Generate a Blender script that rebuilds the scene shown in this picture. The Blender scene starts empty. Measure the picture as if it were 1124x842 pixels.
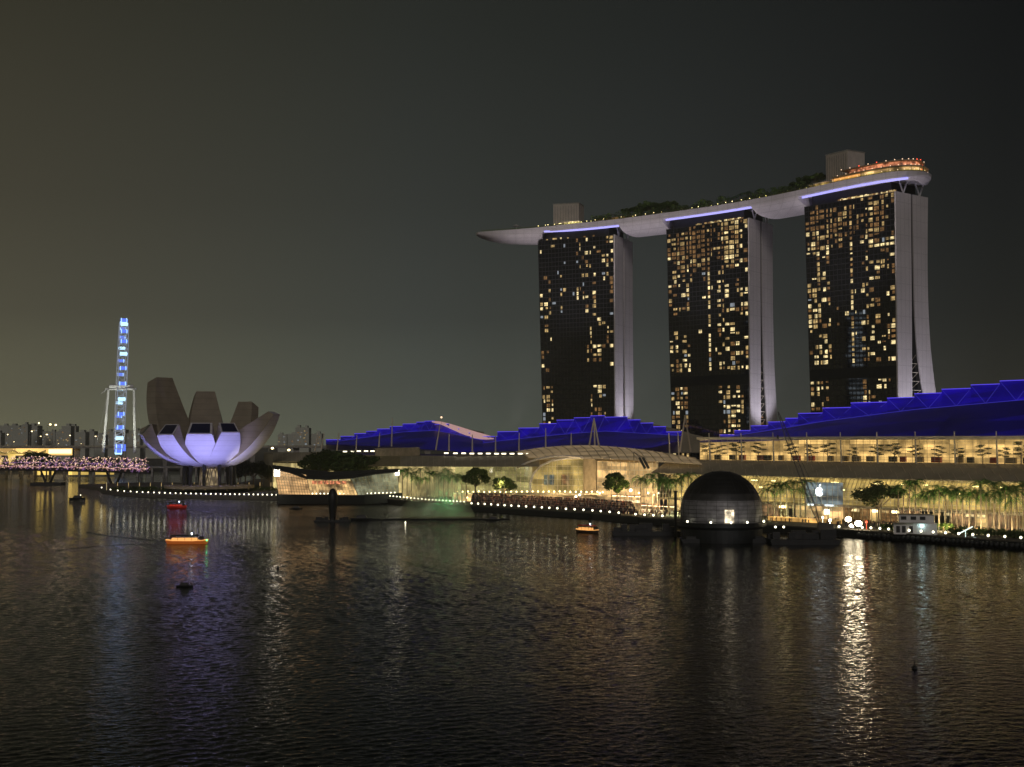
import bpy, bmesh, math, random
from mathutils import Vector, Matrix
from math import sin, cos, pi, radians, sqrt, atan2
random.seed(7)
C = bpy.context.scene.collection
SC = bpy.context.scene

# ---------------------------------------------------------------- camera
H, F, HOR = 36.0, 1500.0, 485.0
TH = math.atan((HOR - 421) / F); CT, ST = cos(TH), sin(TH)
cam = bpy.data.cameras.new('camera'); co = bpy.data.objects.new('camera', cam); C.objects.link(co)
co.location = (0, 0, H); co.rotation_euler = (pi / 2 + TH, 0, 0)
cam.sensor_width = 36; cam.lens = 36 * F / 1124; cam.clip_start = 1; cam.clip_end = 30000
SC.camera = co
SC.view_settings.view_transform = 'Standard'; SC.view_settings.look = 'None'
SC.view_settings.exposure = 0; SC.view_settings.gamma = 1
SC.render.engine = 'CYCLES'
try:
    SC.cycles.use_denoising = True
    SC.cycles.denoiser = 'OPENIMAGEDENOISE'
except Exception: pass
SC.cycles.max_bounces = 5; SC.cycles.diffuse_bounces = 2; SC.cycles.glossy_bounces = 3
SC.cycles.transparent_max_bounces = 12; SC.cycles.sample_clamp_indirect = 6; SC.cycles.volume_bounces = 0
SC.cycles.caustics_reflective = False; SC.cycles.caustics_refractive = False

# ---------------------------------------------------------------- night sky with the glow of the city
world = bpy.data.worlds.new('World'); SC.world = world; world.use_nodes = True
wn = world.node_tree.nodes; wl = world.node_tree.links; wn.clear()
def WN(t, **k):
    n = wn.new(t)
    for a, b in k.items(): setattr(n, a, b)
    return n
wo = WN('ShaderNodeOutputWorld'); bg1 = WN('ShaderNodeBackground'); bg2 = WN('ShaderNodeBackground'); add = WN('ShaderNodeAddShader')
sky = WN('ShaderNodeTexSky', sky_type='NISHITA'); sky.sun_disc = False
sky.sun_elevation = radians(24); sky.sun_rotation = radians(183)
bg1.inputs[1].default_value = 0.0008; wl.new(sky.outputs[0], bg1.inputs[0])
tc = WN('ShaderNodeTexCoord'); sx = WN('ShaderNodeSeparateXYZ'); wl.new(tc.outputs['Generated'], sx.inputs[0])
rz = WN('ShaderNodeValToRGB'); wl.new(sx.outputs[2], rz.inputs[0])
def lin(c): return tuple((v / 255 / 12.92) if v / 255 < .04045 else ((v / 255 + .055) / 1.055) ** 2.4 for v in c)
def ramp(r, stops):
    e = r.color_ramp.elements
    while len(e) > 1: e.remove(e[-1])
    e[0].position = stops[0][0]; e[0].color = (*stops[0][1], 1)
    for p, c in stops[1:]:
        n = e.new(p); n.color = (*c, 1)
ramp(rz, [(0, lin((88, 93, 84))), (.03, lin((79, 83, 77))), (.09, lin((60, 62, 58))), (.17, lin((50, 51, 47))), (.30, lin((39, 40, 35))), (1, lin((26, 26, 25)))])
# warmer and brighter towards the left (north), darker to the right (east)
rx = WN('ShaderNodeValToRGB'); mx = WN('ShaderNodeMapRange'); wl.new(sx.outputs[0], mx.inputs[0])
mx.inputs[1].default_value = -.45; mx.inputs[2].default_value = .45; wl.new(mx.outputs[0], rx.inputs[0])
ramp(rx, [(0, (1.9, 1.58, 1.05)), (.12, (1.62, 1.40, 1.04)), (.32, (1.2, 1.15, 1.0)), (.42, (.98, 1.0, .98)), (.5, (.82, .84, .82)), (.61, (.66, .68, .70)), (.74, (.44, .44, .45)), (.87, (.20, .185, .17)), (1, (.18, .17, .16))])
mm = WN('ShaderNodeMix', data_type='RGBA', blend_type='MULTIPLY'); mm.inputs[0].default_value = 1
wl.new(rz.outputs[0], mm.inputs[6]); wl.new(rx.outputs[0], mm.inputs[7])
wl.new(mm.outputs[2], bg2.inputs[0]); bg2.inputs[1].default_value = 1
wl.new(bg1.outputs[0], add.inputs[0]); wl.new(bg2.outputs[0], add.inputs[1]); wl.new(add.outputs[0], wo.inputs[0])

# soft light of the lit business district behind the viewpoint
sun = bpy.data.lights.new('city_light', 'SUN'); so = bpy.data.objects.new('city_light', sun); C.objects.link(so)
sun.energy = .42; sun.angle = radians(14); sun.color = (1.0, .90, .86)
so.rotation_euler = Vector((-.04, 1, -.42)).to_track_quat('-Z', 'Y').to_euler()

# ---------------------------------------------------------------- helpers
def ray(px, py):
    v = 421 - py
    return Vector((px - 562, F * CT - v * ST, F * ST + v * CT))
def at(px, py, Y):
    d = ray(px, py); d *= Y / d.y
    return Vector((d.x, d.y, d.z + H))
def onz(px, py, z=0):
    d = ray(px, py); d *= (z - H) / d.z
    return Vector((d.x, d.y, z))
class MB:
    def __init__(s): s.v = []; s.f = []; s.m = []; s.mi = 0
    def face(s, pts):
        b = len(s.v); s.v += [tuple(p) for p in pts]; s.f.append(list(range(b, b + len(pts)))); s.m.append(s.mi); return s
    def box(s, c, sz, rz=0, tilt=None):
        hx, hy, hz = sz[0] / 2, sz[1] / 2, sz[2] / 2; b = len(s.v); ca, sa = cos(rz), sin(rz)
        for z in (-hz, hz):
            for x, y in ((-hx, -hy), (hx, -hy), (hx, hy), (-hx, hy)):
                s.v.append((c[0] + x * ca - y * sa, c[1] + x * sa + y * ca, c[2] + z))
        for f in ((0, 3, 2, 1), (4, 5, 6, 7), (0, 1, 5, 4), (1, 2, 6, 5), (2, 3, 7, 6), (3, 0, 4, 7)):
            s.f.append([b + i for i in f]); s.m.append(s.mi)
        return s
    def hexa(s, lo, hi):
        b = len(s.v); n = len(lo); s.v += [tuple(p) for p in lo] + [tuple(p) for p in hi]
        s.f.append([b + i for i in reversed(range(n))]); s.f.append([b + n + i for i in range(n)]); s.m += [s.mi] * 2
        for i in range(n):
            j = (i + 1) % n; s.f.append([b + i, b + j, b + n + j, b + n + i]); s.m.append(s.mi)
        return s
    def loft(s, rings, cap=True):
        b = len(s.v); n = len(rings[0])
        for r in rings: s.v += [tuple(p) for p in r]
        for k in range(len(rings) - 1):
            for i in range(n):
                j = (i + 1) % n
                s.f.append([b + k * n + i, b + k * n + j, b + (k + 1) * n + j, b + (k + 1) * n + i]); s.m.append(s.mi)
        if cap:
            s.f.append([b + i for i in reversed(range(n))]); s.f.append([b + (len(rings) - 1) * n + i for i in range(n)]); s.m += [s.mi] * 2
        return s
    def sheet(s, rows):           # open grid of points
        b = len(s.v); n = len(rows[0])
        for r in rows: s.v += [tuple(p) for p in r]
        for k in range(len(rows) - 1):
            for i in range(n - 1):
                s.f.append([b + k * n + i, b + k * n + i + 1, b + (k + 1) * n + i + 1, b + (k + 1) * n + i]); s.m.append(s.mi)
        return s
    def slab(s, rows, th=.3, up=Vector((0, 0, 1))):    # closed sheet with thickness
        top = [[Vector(p) + up * th for p in r] for r in rows]; bot = [[Vector(p) for p in r] for r in rows]
        s.sheet(top); s.sheet([list(reversed(r)) for r in bot])
        nr = len(rows); nc = len(rows[0])
        edge = [(0, i) for i in range(nc)] + [(k, nc - 1) for k in range(1, nr)] + [(nr - 1, i) for i in range(nc - 2, -1, -1)] + [(k, 0) for k in range(nr - 2, 0, -1)]
        for q in range(len(edge)):
            a = edge[q]; c = edge[(q + 1) % len(edge)]
            s.face([bot[a[0]][a[1]], bot[c[0]][c[1]], top[c[0]][c[1]], top[a[0]][a[1]]])
        return s
    def tube(s, a, b_, r, r2=None, n=6):
        a = Vector(a); b_ = Vector(b_); r2 = r if r2 is None else r2
        d = (b_ - a); 
        if d.length < 1e-6: return s
        d.normalize(); x = d.orthogonal().normalized(); y = d.cross(x)
        s.loft([[a + (x * cos(2 * pi * i / n) + y * sin(2 * pi * i / n)) * r for i in range(n)],
                [b_ + (x * cos(2 * pi * i / n) + y * sin(2 * pi * i / n)) * r2 for i in range(n)]]); return s
    def path(s, pts, r, n=5):
        for a, b_ in zip(pts[:-1], pts[1:]): s.tube(a, b_, r, n=n)
        return s
    def ball(s, c, r, seg=8, rings=5, sz=1):
        c = Vector(c); R = []
        for k in range(rings + 1):
            a = pi * k / rings; R.append([c + Vector((sin(a) * cos(2 * pi * i / seg) * r + 1e-5 * cos(2 * pi * i / seg), sin(a) * sin(2 * pi * i / seg) * r + 1e-5 * sin(2 * pi * i / seg), -cos(a) * r * sz)) for i in range(seg)])
        s.loft(R, cap=False); return s
    def build(s, name, mat, parent=None, smooth=False, origin=None):
        me = bpy.data.meshes.new(name); v = s.v
        if origin is not None: v = [(p[0] - origin[0], p[1] - origin[1], p[2] - origin[2]) for p in v]
        me.from_pydata(v, [], s.f); me.update()
        for m in (mat if isinstance(mat, (list, tuple)) else [mat]): me.materials.append(m)
        if max(s.m, default=0): me.polygons.foreach_set('material_index', s.m)
        if smooth: me.polygons.foreach_set('use_smooth', [True] * len(me.polygons))
        o = bpy.data.objects.new(name, me); C.objects.link(o)
        if origin is not None: o.location = origin
        if parent is not None: o.parent = parent
        return o
def tag(o, label=None, cat=None, group=None, kind=None):
    if label: o['label'] = label
    if cat: o['category'] = cat
    if group: o['group'] = group
    if kind: o['kind'] = kind
    return o
def empty(name, loc, label, cat, group=None, rz=0):
    o = bpy.data.objects.new(name, None); C.objects.link(o); o.location = loc; o.rotation_euler = (0, 0, rz)
    o.empty_display_size = .5
    return tag(o, label, cat, group)
def copy_tree(o, loc=None, rz=None, sc=None, label=None, group=None, parent=None):
    c = o.copy(); C.objects.link(c)
    if parent is not None: c.parent = parent
    if loc is not None: c.location = loc
    if rz is not None: c.rotation_euler = (0, 0, rz)
    if sc is not None: c.scale = sc if isinstance(sc, (tuple, list)) else (sc, sc, sc)
    if label: c['label'] = label
    if group: c['group'] = group
    for ch in KIDS(o): copy_tree(ch, parent=c)
    return c
def KIDS(o): return [x for x in bpy.data.objects if x.parent == o] if o.name not in KC else KC[o.name]
KC = {}
def keep(o):                       # remember the children of a prototype so that copying stays quick
    KC[o.name] = [x for x in bpy.data.objects if x.parent == o]
    for c in KC[o.name]: KC[c.name] = [x for x in bpy.data.objects if x.parent == c]
    return o

# ---------------------------------------------------------------- materials
def mat(name, col, rough=.7, metal=0, var=.25, scale=.3, bump=0, spec=.5, col2=None):
    m = bpy.data.materials.new(name); m.use_nodes = True; nt = m.node_tree; p = nt.nodes['Principled BSDF']
    p.inputs['Roughness'].default_value = rough; p.inputs['Metallic'].default_value = metal; p.inputs['Specular IOR Level'].default_value = spec
    p.inputs['Base Color'].default_value = (*col, 1)
    if var:
        t = nt.nodes.new('ShaderNodeTexCoord'); n = nt.nodes.new('ShaderNodeTexNoise'); r = nt.nodes.new('ShaderNodeValToRGB')
        n.inputs['Scale'].default_value = scale; n.inputs['Detail'].default_value = 5
        nt.links.new(t.outputs['Object'], n.inputs['Vector']); nt.links.new(n.outputs[0], r.inputs[0])
        e = r.color_ramp.elements; a = col2 or tuple(c * (1 - var) for c in col); b = tuple(min(1, c * (1 + var)) for c in col)
        e[0].position = .35; e[0].color = (*a, 1); e[1].position = .65; e[1].color = (*b, 1)
        nt.links.new(r.outputs[0], p.inputs['Base Color'])
        if bump:
            bp = nt.nodes.new('ShaderNodeBump'); bp.inputs['Strength'].default_value = bump
            nt.links.new(n.outputs[0], bp.inputs['Height']); nt.links.new(bp.outputs[0], p.inputs['Normal'])
    return m
def emi(name, col, st, base=(.1, .1, .1), var=0, scale=.2, lo=.3):
    m = bpy.data.materials.new(name); m.use_nodes = True; nt = m.node_tree; p = nt.nodes['Principled BSDF']
    p.inputs['Base Color'].default_value = (*base, 1); p.inputs['Emission Color'].default_value = (*col, 1); p.inputs['Emission Strength'].default_value = st
    p.inputs['Roughness'].default_value = .5
    if var:      # uneven interior light: shops, curtains, people
        t = nt.nodes.new('ShaderNodeTexCoord'); n = nt.nodes.new('ShaderNodeTexVoronoi'); n.inputs['Scale'].default_value = scale
        n2 = nt.nodes.new('ShaderNodeTexNoise'); n2.inputs['Scale'].default_value = scale * .7; n2.inputs['Detail'].default_value = 6
        r = nt.nodes.new('ShaderNodeMapRange'); r.inputs[1].default_value = .38; r.inputs[2].default_value = .68; r.inputs[3].default_value = lo * st; r.inputs[4].default_value = st * (1 + var)
        mu = nt.nodes.new('ShaderNodeMath'); mu.operation = 'MULTIPLY'; sp = nt.nodes.new('ShaderNodeSeparateColor'); r2 = nt.nodes.new('ShaderNodeMapRange'); r2.inputs[3].default_value = .45; r2.inputs[4].default_value = 1.3
        mp = nt.nodes.new('ShaderNodeMapping'); mp.inputs['Rotation'].default_value = (0, 0, 2.256); sn = nt.nodes.new('ShaderNodeVectorMath'); sn.operation = 'SNAP'; sn.inputs[1].default_value = (.55 / scale, 40, .42 / scale)
        nt.nodes.remove(n); n = nt.nodes.new('ShaderNodeTexWhiteNoise')
        nt.links.new(t.outputs['Object'], mp.inputs['Vector']); nt.links.new(mp.outputs[0], sn.inputs[0]); nt.links.new(sn.outputs[0], n.inputs['Vector']); nt.links.new(t.outputs['Object'], n2.inputs['Vector'])
        nt.links.new(n.outputs['Color'], sp.inputs[0]); nt.links.new(sp.outputs[0], r2.inputs[0]); nt.links.new(n2.outputs[0], r.inputs[0])
        nt.links.new(r.outputs[0], mu.inputs[0]); nt.links.new(r2.outputs[0], mu.inputs[1]); nt.links.new(mu.outputs[0], p.inputs['Emission Strength'])
    return m
def leafmat(name, a, b):
    m = bpy.data.materials.new(name); m.use_nodes = True; nt = m.node_tree; p = nt.nodes['Principled BSDF']; p.inputs['Roughness'].default_value = .6
    g = nt.nodes.new('ShaderNodeNewGeometry'); r = nt.nodes.new('ShaderNodeValToRGB'); e = r.color_ramp.elements
    e[0].color = (*a, 1); e[1].color = (*b, 1)
    nt.links.new(g.outputs['Random Per Island'], r.inputs[0]); nt.links.new(r.outputs[0], p.inputs['Base Color'])
    return m
M = dict(
    concrete=mat('concrete', (.30, .28, .25), .85, scale=.4, bump=.1), dark=mat('dark_steel', (.03, .03, .03), .6, var=.3),
    black=mat('black_hull', (.010, .012, .013), .5, var=.3), white=mat('white_paint', (.78, .76, .74), .5, var=.06),
    endwall=mat('pale_cladding', (.62, .58, .56), .55, var=.05, scale=.06), hull=mat('hull_cladding', (.60, .56, .58), .45, var=.06, scale=.15),
    roofgrey=mat('grey_roof', (.36, .32, .23), .6, var=.15, scale=.1), cream=mat('cream_steel', (.62, .55, .42), .5, var=.1),
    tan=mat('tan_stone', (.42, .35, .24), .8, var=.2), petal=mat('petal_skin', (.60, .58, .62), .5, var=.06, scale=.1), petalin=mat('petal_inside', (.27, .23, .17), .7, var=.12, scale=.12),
    paving=mat('paving', (.13, .12, .10), .8, var=.2, scale=.5), earth=mat('earth', (.10, .09, .07), .9), trunk=mat('bark', (.22, .17, .12), .9, scale=2, bump=.3),
    red=mat('red_paint', (.55, .03, .02), .4, var=.1), orange=mat('orange_paint', (.75, .16, .02), .4, var=.1), skin=mat('skin', (.45, .28, .2), .6),
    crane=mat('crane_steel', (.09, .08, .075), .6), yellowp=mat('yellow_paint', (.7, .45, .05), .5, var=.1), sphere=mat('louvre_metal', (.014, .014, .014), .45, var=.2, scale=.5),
    spherelow=mat('pale_louvre', (.24, .24, .25), .45, var=.2, scale=.5), boxgrey=mat('plant_room_cladding', (.55, .50, .45), .7, var=.08), city=mat('far_concrete', (.58, .60, .52), .9, var=.1, scale=.02),
    leaf=leafmat('leaves', (.03, .06, .012), (.09, .14, .03)), palm=leafmat('palm_fronds', (.03, .10, .018), (.09, .21, .04)), leafdark=leafmat('dark_leaves', (.02, .035, .012), (.06, .08, .025)),
    w_bright=emi('window_bright', (1, .78, .38), 1.1, (.02,.02,.02), var=.5, scale=.8, lo=.55), w_mid=emi('window_warm', (1, .68, .27), .52, (.02,.02,.02), var=.5, scale=.8, lo=.55), w_dim=emi('window_dim', (1, .52, .18), .20, (.02,.02,.02), var=.5, scale=.8, lo=.55), w_cool=emi('window_cool', (.8, .9, 1), .3, (.02,.02,.02)),
    lampw=emi('lamp_white', (1, .93, .66), 3.8), lampwarm=emi('lamp_warm', (1, .78, .38), 6), flood=emi('floodlight', (1, .84, .56), 42),
    violet=emi('violet_strip', (.42, .40, 1), 1.25), blue=emi('blue_floodlit_panel_glow', (.025, .006, .75), .065, (.004,.004,.01), var=.35, scale=.05, lo=.75), blueup=emi('blue_floodlit_band_glow', (.025, .004, .9), .20, (.004,.004,.01), var=.3, scale=.12, lo=.75), blueline=emi('blue_led_edge', (.12, .08, 1), .85), bluetruss=emi('blue_washed_truss', (.06, .05, .8), .36),  # blue LED floodlight on the roof panels, band and truss painted in as emission
    gold=emi('gold_interior', (1, .66, .24), .75, var=.8, scale=.25, lo=.5), gold2=emi('shop_interior', (1, .62, .24), .7, var=1.0, scale=.22, lo=.2), amber=emi('amber_soffit', (1, .68, .16), 1.0, var=.4, scale=.06, lo=.7),
    pink=emi('pink_lamp', (1, .50, .48), .8), purple=emi('purple_lamp', (.55, .26, .7), .6), peach=emi('peach_lamp', (1, .66, .42), 1.7), green=emi('green_light', (.05, 1, .25), 5), redl=emi('red_light', (1, .08, .03), 3),
    redcab=emi('red_cabin_light', (1, .06, .03), .25, (.5,.02,.02)), ledblue=emi('led_blue', (.12, .22, 1), 1.1), ledwhite=emi('led_white', (.45, .75, 1), 1.8), flywhite=emi('wheel_truss_glow', (.55, .62, .80), .35), orangel=emi('cabin_light', (1, .45, .12), 1.1),
)
def glassmat(name, tint, refl=.12, rough=.05, trans=1):
    m = bpy.data.materials.new(name); m.use_nodes = True; nt = m.node_tree; nt.nodes.clear()
    o = nt.nodes.new('ShaderNodeOutputMaterial'); t = nt.nodes.new('ShaderNodeBsdfTransparent'); g = nt.nodes.new('ShaderNodeBsdfGlossy'); x = nt.nodes.new('ShaderNodeMixShader')
    t.inputs[0].default_value = (*tint, 1); g.inputs['Roughness'].default_value = rough; x.inputs[0].default_value = refl
    nt.links.new(t.outputs[0], x.inputs[1]); nt.links.new(g.outputs[0], x.inputs[2]); nt.links.new(x.outputs[0], o.inputs[0]); return m
def seams(m, axis_, step, wdt=.035, k_=.72):
    nt = m.node_tree; p = nt.nodes['Principled BSDF']; src = p.inputs['Base Color'].links[0].from_socket
    t = nt.nodes.new('ShaderNodeTexCoord'); sp = nt.nodes.new('ShaderNodeSeparateXYZ'); nt.links.new(t.outputs['Object'], sp.inputs[0]); prev = None
    for ax_, st_ in zip(axis_, step):
        d = nt.nodes.new('ShaderNodeMath'); d.operation = 'DIVIDE'; d.inputs[1].default_value = st_; f_ = nt.nodes.new('ShaderNodeMath'); f_.operation = 'FRACT'; l = nt.nodes.new('ShaderNodeMath'); l.operation = 'LESS_THAN'; l.inputs[1].default_value = wdt * 3.3 / st_ * 2
        nt.links.new(sp.outputs[ax_], d.inputs[0]); nt.links.new(d.outputs[0], f_.inputs[0]); nt.links.new(f_.outputs[0], l.inputs[0])
        if prev is None: prev = l
        else:
            a = nt.nodes.new('ShaderNodeMath'); a.operation = 'MAXIMUM'; nt.links.new(prev.outputs[0], a.inputs[0]); nt.links.new(l.outputs[0], a.inputs[1]); prev = a
    mx_ = nt.nodes.new('ShaderNodeMix'); mx_.data_type = 'RGBA'; mx_.blend_type = 'MULTIPLY'; mx_.inputs[7].default_value = (k_, k_, k_, 1)
    nt.links.new(prev.outputs[0], mx_.inputs[0]); nt.links.new(src, mx_.inputs[6]); nt.links.new(mx_.outputs[2], p.inputs['Base Color'])
seams(M['endwall'], (2, 0), (9.9, 3.3), .05, .80); seams(M['hull'], (0, 2), (6.0, 3.0), .05, .80); seams(M['petal'], (2,), (3.4,), .05, .82); seams(M['petalin'], (2,), (4.0,), .06, .80)
M['glass'] = glassmat('clear_glass', (.92, .95, .92))
M['glassgreen'] = glassmat('green_glass', (.86, .90, .72), .12)
# dark curtain-wall glass
M['facade'] = mat('dark_curtain_glass', (.006, .007, .010), .03, var=.3, scale=.2, spec=.6)
M['mullion'] = mat('facade_mullion', (.028, .028, .032), .5, var=.1)

M['shopdim'] = emi('dim_shop_interior', (1, .55, .25), .20, var=1.2, scale=.5, lo=.3)
M['office'] = emi('office_windows', (.75, .88, 1), 2.0, var=.6, scale=.4)
# water
def water_mat():
    m = bpy.data.materials.new('bay_water'); m.use_nodes = True; nt = m.node_tree; p = nt.nodes['Principled BSDF']
    p.inputs['Base Color'].default_value = (.004, .005, .004, 1); p.inputs['Roughness'].default_value = .035; p.inputs['Specular IOR Level'].default_value = .06; p.inputs['IOR'].default_value = 1.33
    g = nt.nodes.new('ShaderNodeNewGeometry')
    def noise(scale, det, sy, rot, w=1):
        mp = nt.nodes.new('ShaderNodeMapping'); mp.inputs['Scale'].default_value = (1, sy, 1); mp.inputs['Rotation'].default_value = (0, 0, radians(rot))
        n = nt.nodes.new('ShaderNodeTexNoise'); n.inputs['Scale'].default_value = scale; n.inputs['Detail'].default_value = det; n.inputs['Roughness'].default_value = .6
        nt.links.new(g.outputs['Position'], mp.inputs['Vector']); nt.links.new(mp.outputs[0], n.inputs['Vector'])
        mu = nt.nodes.new('ShaderNodeMath'); mu.operation = 'MULTIPLY'; mu.inputs[1].default_value = w; nt.links.new(n.outputs[0], mu.inputs[0]); return mu
    a = noise(.34, 4, 1.5, 25, 1.0); b = noise(1.5, 2, 1.3, -20, .34); c = noise(.02, 3, 1.5, 0, 1)
    ad = nt.nodes.new('ShaderNodeMath'); ad.operation = 'ADD'; nt.links.new(a.outputs[0], ad.inputs[0]); nt.links.new(b.outputs[0], ad.inputs[1])
    bp = nt.nodes.new('ShaderNodeBump'); sy_ = nt.nodes.new('ShaderNodeSeparateXYZ'); nt.links.new(g.outputs['Position'], sy_.inputs[0]); md = nt.nodes.new('ShaderNodeMapRange'); md.inputs[1].default_value = 300; md.inputs[2].default_value = 700; md.inputs[3].default_value = .22; md.inputs[4].default_value = .5; nt.links.new(sy_.outputs[1], md.inputs[0]); nt.links.new(md.outputs[0], bp.inputs['Distance'])
    r = nt.nodes.new('ShaderNodeMapRange'); r.inputs[1].default_value = .35; r.inputs[2].default_value = .65; r.inputs[3].default_value = .6; r.inputs[4].default_value = 1.0
    nt.links.new(c.outputs[0], r.inputs[0]); nt.links.new(r.outputs[0], bp.inputs['Strength'])
    nt.links.new(ad.outputs[0], bp.inputs['Height']); nt.links.new(bp.outputs[0], p.inputs['Normal'])
    return m
M['water'] = water_mat()

# ---------------------------------------------------------------- water and ground
import numpy as np
def build_water():
    # open bay: a fan of real wind waves in the middle (cells grow with distance), flat sheet around it
    y0, y1, nu = 124.0, 1180.0, 860; ys = [y0]
    while ys[-1] < y1: ys.append(ys[-1] * (1.0017 if ys[-1] < 640 else 1.0022))
    ys = np.array(ys); nv = len(ys); u = np.linspace(-1, 1, nu); hw_ = ys * .41 + 22
    X = u[None, :] * hw_[:, None]; Y = np.repeat(ys[:, None], nu, 1); cell = np.maximum(2 * hw_ / nu, np.gradient(ys))[:, None]
    rg = np.random.default_rng(5); Z = np.zeros_like(X)
    patch = .75 + .5 * (np.sin(X * .021 + 1.3 * np.sin(Y * .013)) * np.sin(Y * .017 + 2 * np.sin(X * .009)))
    n = 120
    for i in range(n):
        L_ = .5 * (2.9 / .5) ** ((i + rg.random()) / n); a = rg.normal(radians(-62), radians(46)); k = 2 * pi / L_; sl = WAVE * sqrt(2 / n)
        att = np.clip((L_ / cell - 2.2) / 2.0, 0, 1); Z += att * sl / k * np.sin(k * (X * cos(a) + Y * sin(a)) + rg.random() * 2 * pi)
    e = np.clip(np.minimum.reduce([(1 - np.abs(u))[None, :] * 14 + 0 * X, (Y - y0) / 6, (y1 - Y) / 25]), 0, 1); Z *= e * np.clip(patch, .35, 1.3)
    V = np.stack([X, Y, Z], -1).reshape(-1, 3); idx = np.arange(nv * nu).reshape(nv, nu)
    Q_ = np.stack([idx[:-1, :-1], idx[:-1, 1:], idx[1:, 1:], idx[1:, :-1]], -1).reshape(-1, 4)
    n0 = len(V); ex = np.array([(-9000, -800, 0), (9000, -800, 0), (9000, 14000, 0), (-9000, 14000, 0)], float)
    a0, a1, b0, b1 = idx[0, 0], idx[0, -1], idx[-1, 0], idx[-1, -1]
    Q2 = np.array([[n0, n0 + 1, a1, a0], [a1, n0 + 1, n0 + 2, b1], [b1, n0 + 2, n0 + 3, b0], [n0, a0, b0, n0 + 3]])
    V = np.concatenate([V, ex]); Q_ = np.concatenate([Q_, Q2])
    me = bpy.data.meshes.new('water'); me.vertices.add(len(V)); me.vertices.foreach_set('co', V.astype(np.float32).ravel())
    me.loops.add(Q_.size); me.loops.foreach_set('vertex_index', Q_.astype(np.int32).ravel()); me.polygons.add(len(Q_))
    me.polygons.foreach_set('loop_start', np.arange(0, Q_.size, 4, dtype=np.int32)); me.polygons.foreach_set('loop_total', np.full(len(Q_), 4, np.int32))
    me.update(calc_edges=True); me.polygons.foreach_set('use_smooth', np.ones(len(Q_), bool)); me.materials.append(M['water'])
    o = bpy.data.objects.new('water', me); C.objects.link(o); return o
WAVE = .10
tag(build_water(), kind='structure')

# line of the shopping mall: t runs north (left, away), w runs inland
L0 = Vector((192, 513, 0)); UL = Vector((-.633, .774, 0)); WL = Vector((.774, .633, 0)); ANG = atan2(UL.y, UL.x)
def MP(t, w_, z): p = L0 + UL * t + WL * w_; return Vector((p.x, p.y, z))
def TT(px, w_):
    k = (px - 562) / F; b = L0 + WL * w_
    return (b.x - k * b.y) / (k * UL.y - UL.x)
def ZZ(t, w_, py): return H + (HOR - py) / F * (L0 + UL * t + WL * w_).y

# shoreline read off the picture, as one promenade slab
shore = [(1300, 622), (1180, 609), (1124, 604), (1040, 598), (960, 592), (860, 585), (760, 579), (700, 575), (650, 570), (590, 566), (530, 562), (470, 558), (425, 553), (340, 549), (300, 547)]
SP = [onz(px, py, 0) for px, py in shore]
inland = [Vector((2600, 700, 0)), Vector((2600, 1900, 0)), Vector((-60, 1900, 0)), Vector((-230, 1230, 0)), Vector((-215, 1000, 0))]
poly = SP + list(reversed(inland))
g = MB(); g.hexa([(p.x, p.y, -1) for p in poly][::-1], [(p.x, p.y, 2.6) for p in poly][::-1])
tag(g.build('promenade', M['paving']), kind='structure')
k = MB()
for a, b in zip(SP[:-1], SP[1:]):
    d = (b - a).normalized(); n = Vector((d.y, -d.x, 0))
    if n.y > 0: n = -n
    n = -n
    k.hexa([a + n * .6 + Vector((0, 0, 2.6)), b + n * .6 + Vector((0, 0, 2.6)), b + Vector((0, 0, 2.6)), a + Vector((0, 0, 2.6))],
           [a + n * .6 + Vector((0, 0, 3.0)), b + n * .6 + Vector((0, 0, 3.0)), b + Vector((0, 0, 3.0)), a + Vector((0, 0, 3.0))])
tag(k.build('kerb', M['earth']), kind='structure')
k = MB(); k.sheet([[Vector((p.x, p.y - .06, z)) for p in SP] for z in (-.5, 2.55)]); tag(k.build('quay_wall', M['black']), kind='structure')
def on_shore(px):
    for i in range(len(shore) - 1):
        a, b = shore[i][0], shore[i + 1][0]
        if b <= px <= a:
            f_ = (a - px) / (a - b); return SP[i].lerp(SP[i + 1], f_)
    return SP[-1]
far = MB(); far.hexa([(-3500, 1500, -1), (3500, 1900, -1), (5000, 9000, -1), (-5000, 9000, -1)], [(-3500, 1500, 2), (3500, 1900, 2), (5000, 9000, 2), (-5000, 9000, 2)])
tag(far.build('far_shore', M['earth']), kind='structure')

# ---------------------------------------------------------------- vegetation prototypes
def leaf_cloud(mb, c, rad, n, s, flat=.7):
    for _ in range(n):
        while True:
            v = Vector((random.uniform(-1, 1), random.uniform(-1, 1), random.uniform(-1, 1)))
            if .25 < v.length < 1: break
        p = Vector(c) + Vector((v.x * rad, v.y * rad, v.z * rad * flat)); a = Vector((random.gauss(0, 1), random.gauss(0, 1), random.gauss(0, .6))).normalized(); b = a.orthogonal().normalized()
        q = s * random.uniform(.6, 1.3)
        mb.face([p - a * q, p + b * q * .5, p + a * q, p - b * q * .5])
def tree_parts(root, h, spread, n=9, leaves=130, ls=.55, m='leaf', gap=.45):
    t = MB(); top = Vector((0, 0, h * gap)); t.tube((0, 0, 0), top, .045 * h * .6, .03 * h * .6, n=7)
    cr = MB()
    for i in range(n):
        a = 2 * pi * i / n + random.uniform(-.3, .3); rr = spread * random.uniform(.35, .8) if i else 0
        e = Vector((rr * cos(a), rr * sin(a), h * (random.uniform(.55, .80) if i % 2 else random.uniform(.74, .92)))); t.tube(top, e, .016 * h * .6, .006 * h * .6, n=5)
        leaf_cloud(cr, e, spread * random.uniform(.28, .42), leaves, ls, .75)
    t.build('trunk', M['trunk'], root); cr.build('crown', M[m], root)
    return root
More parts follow.
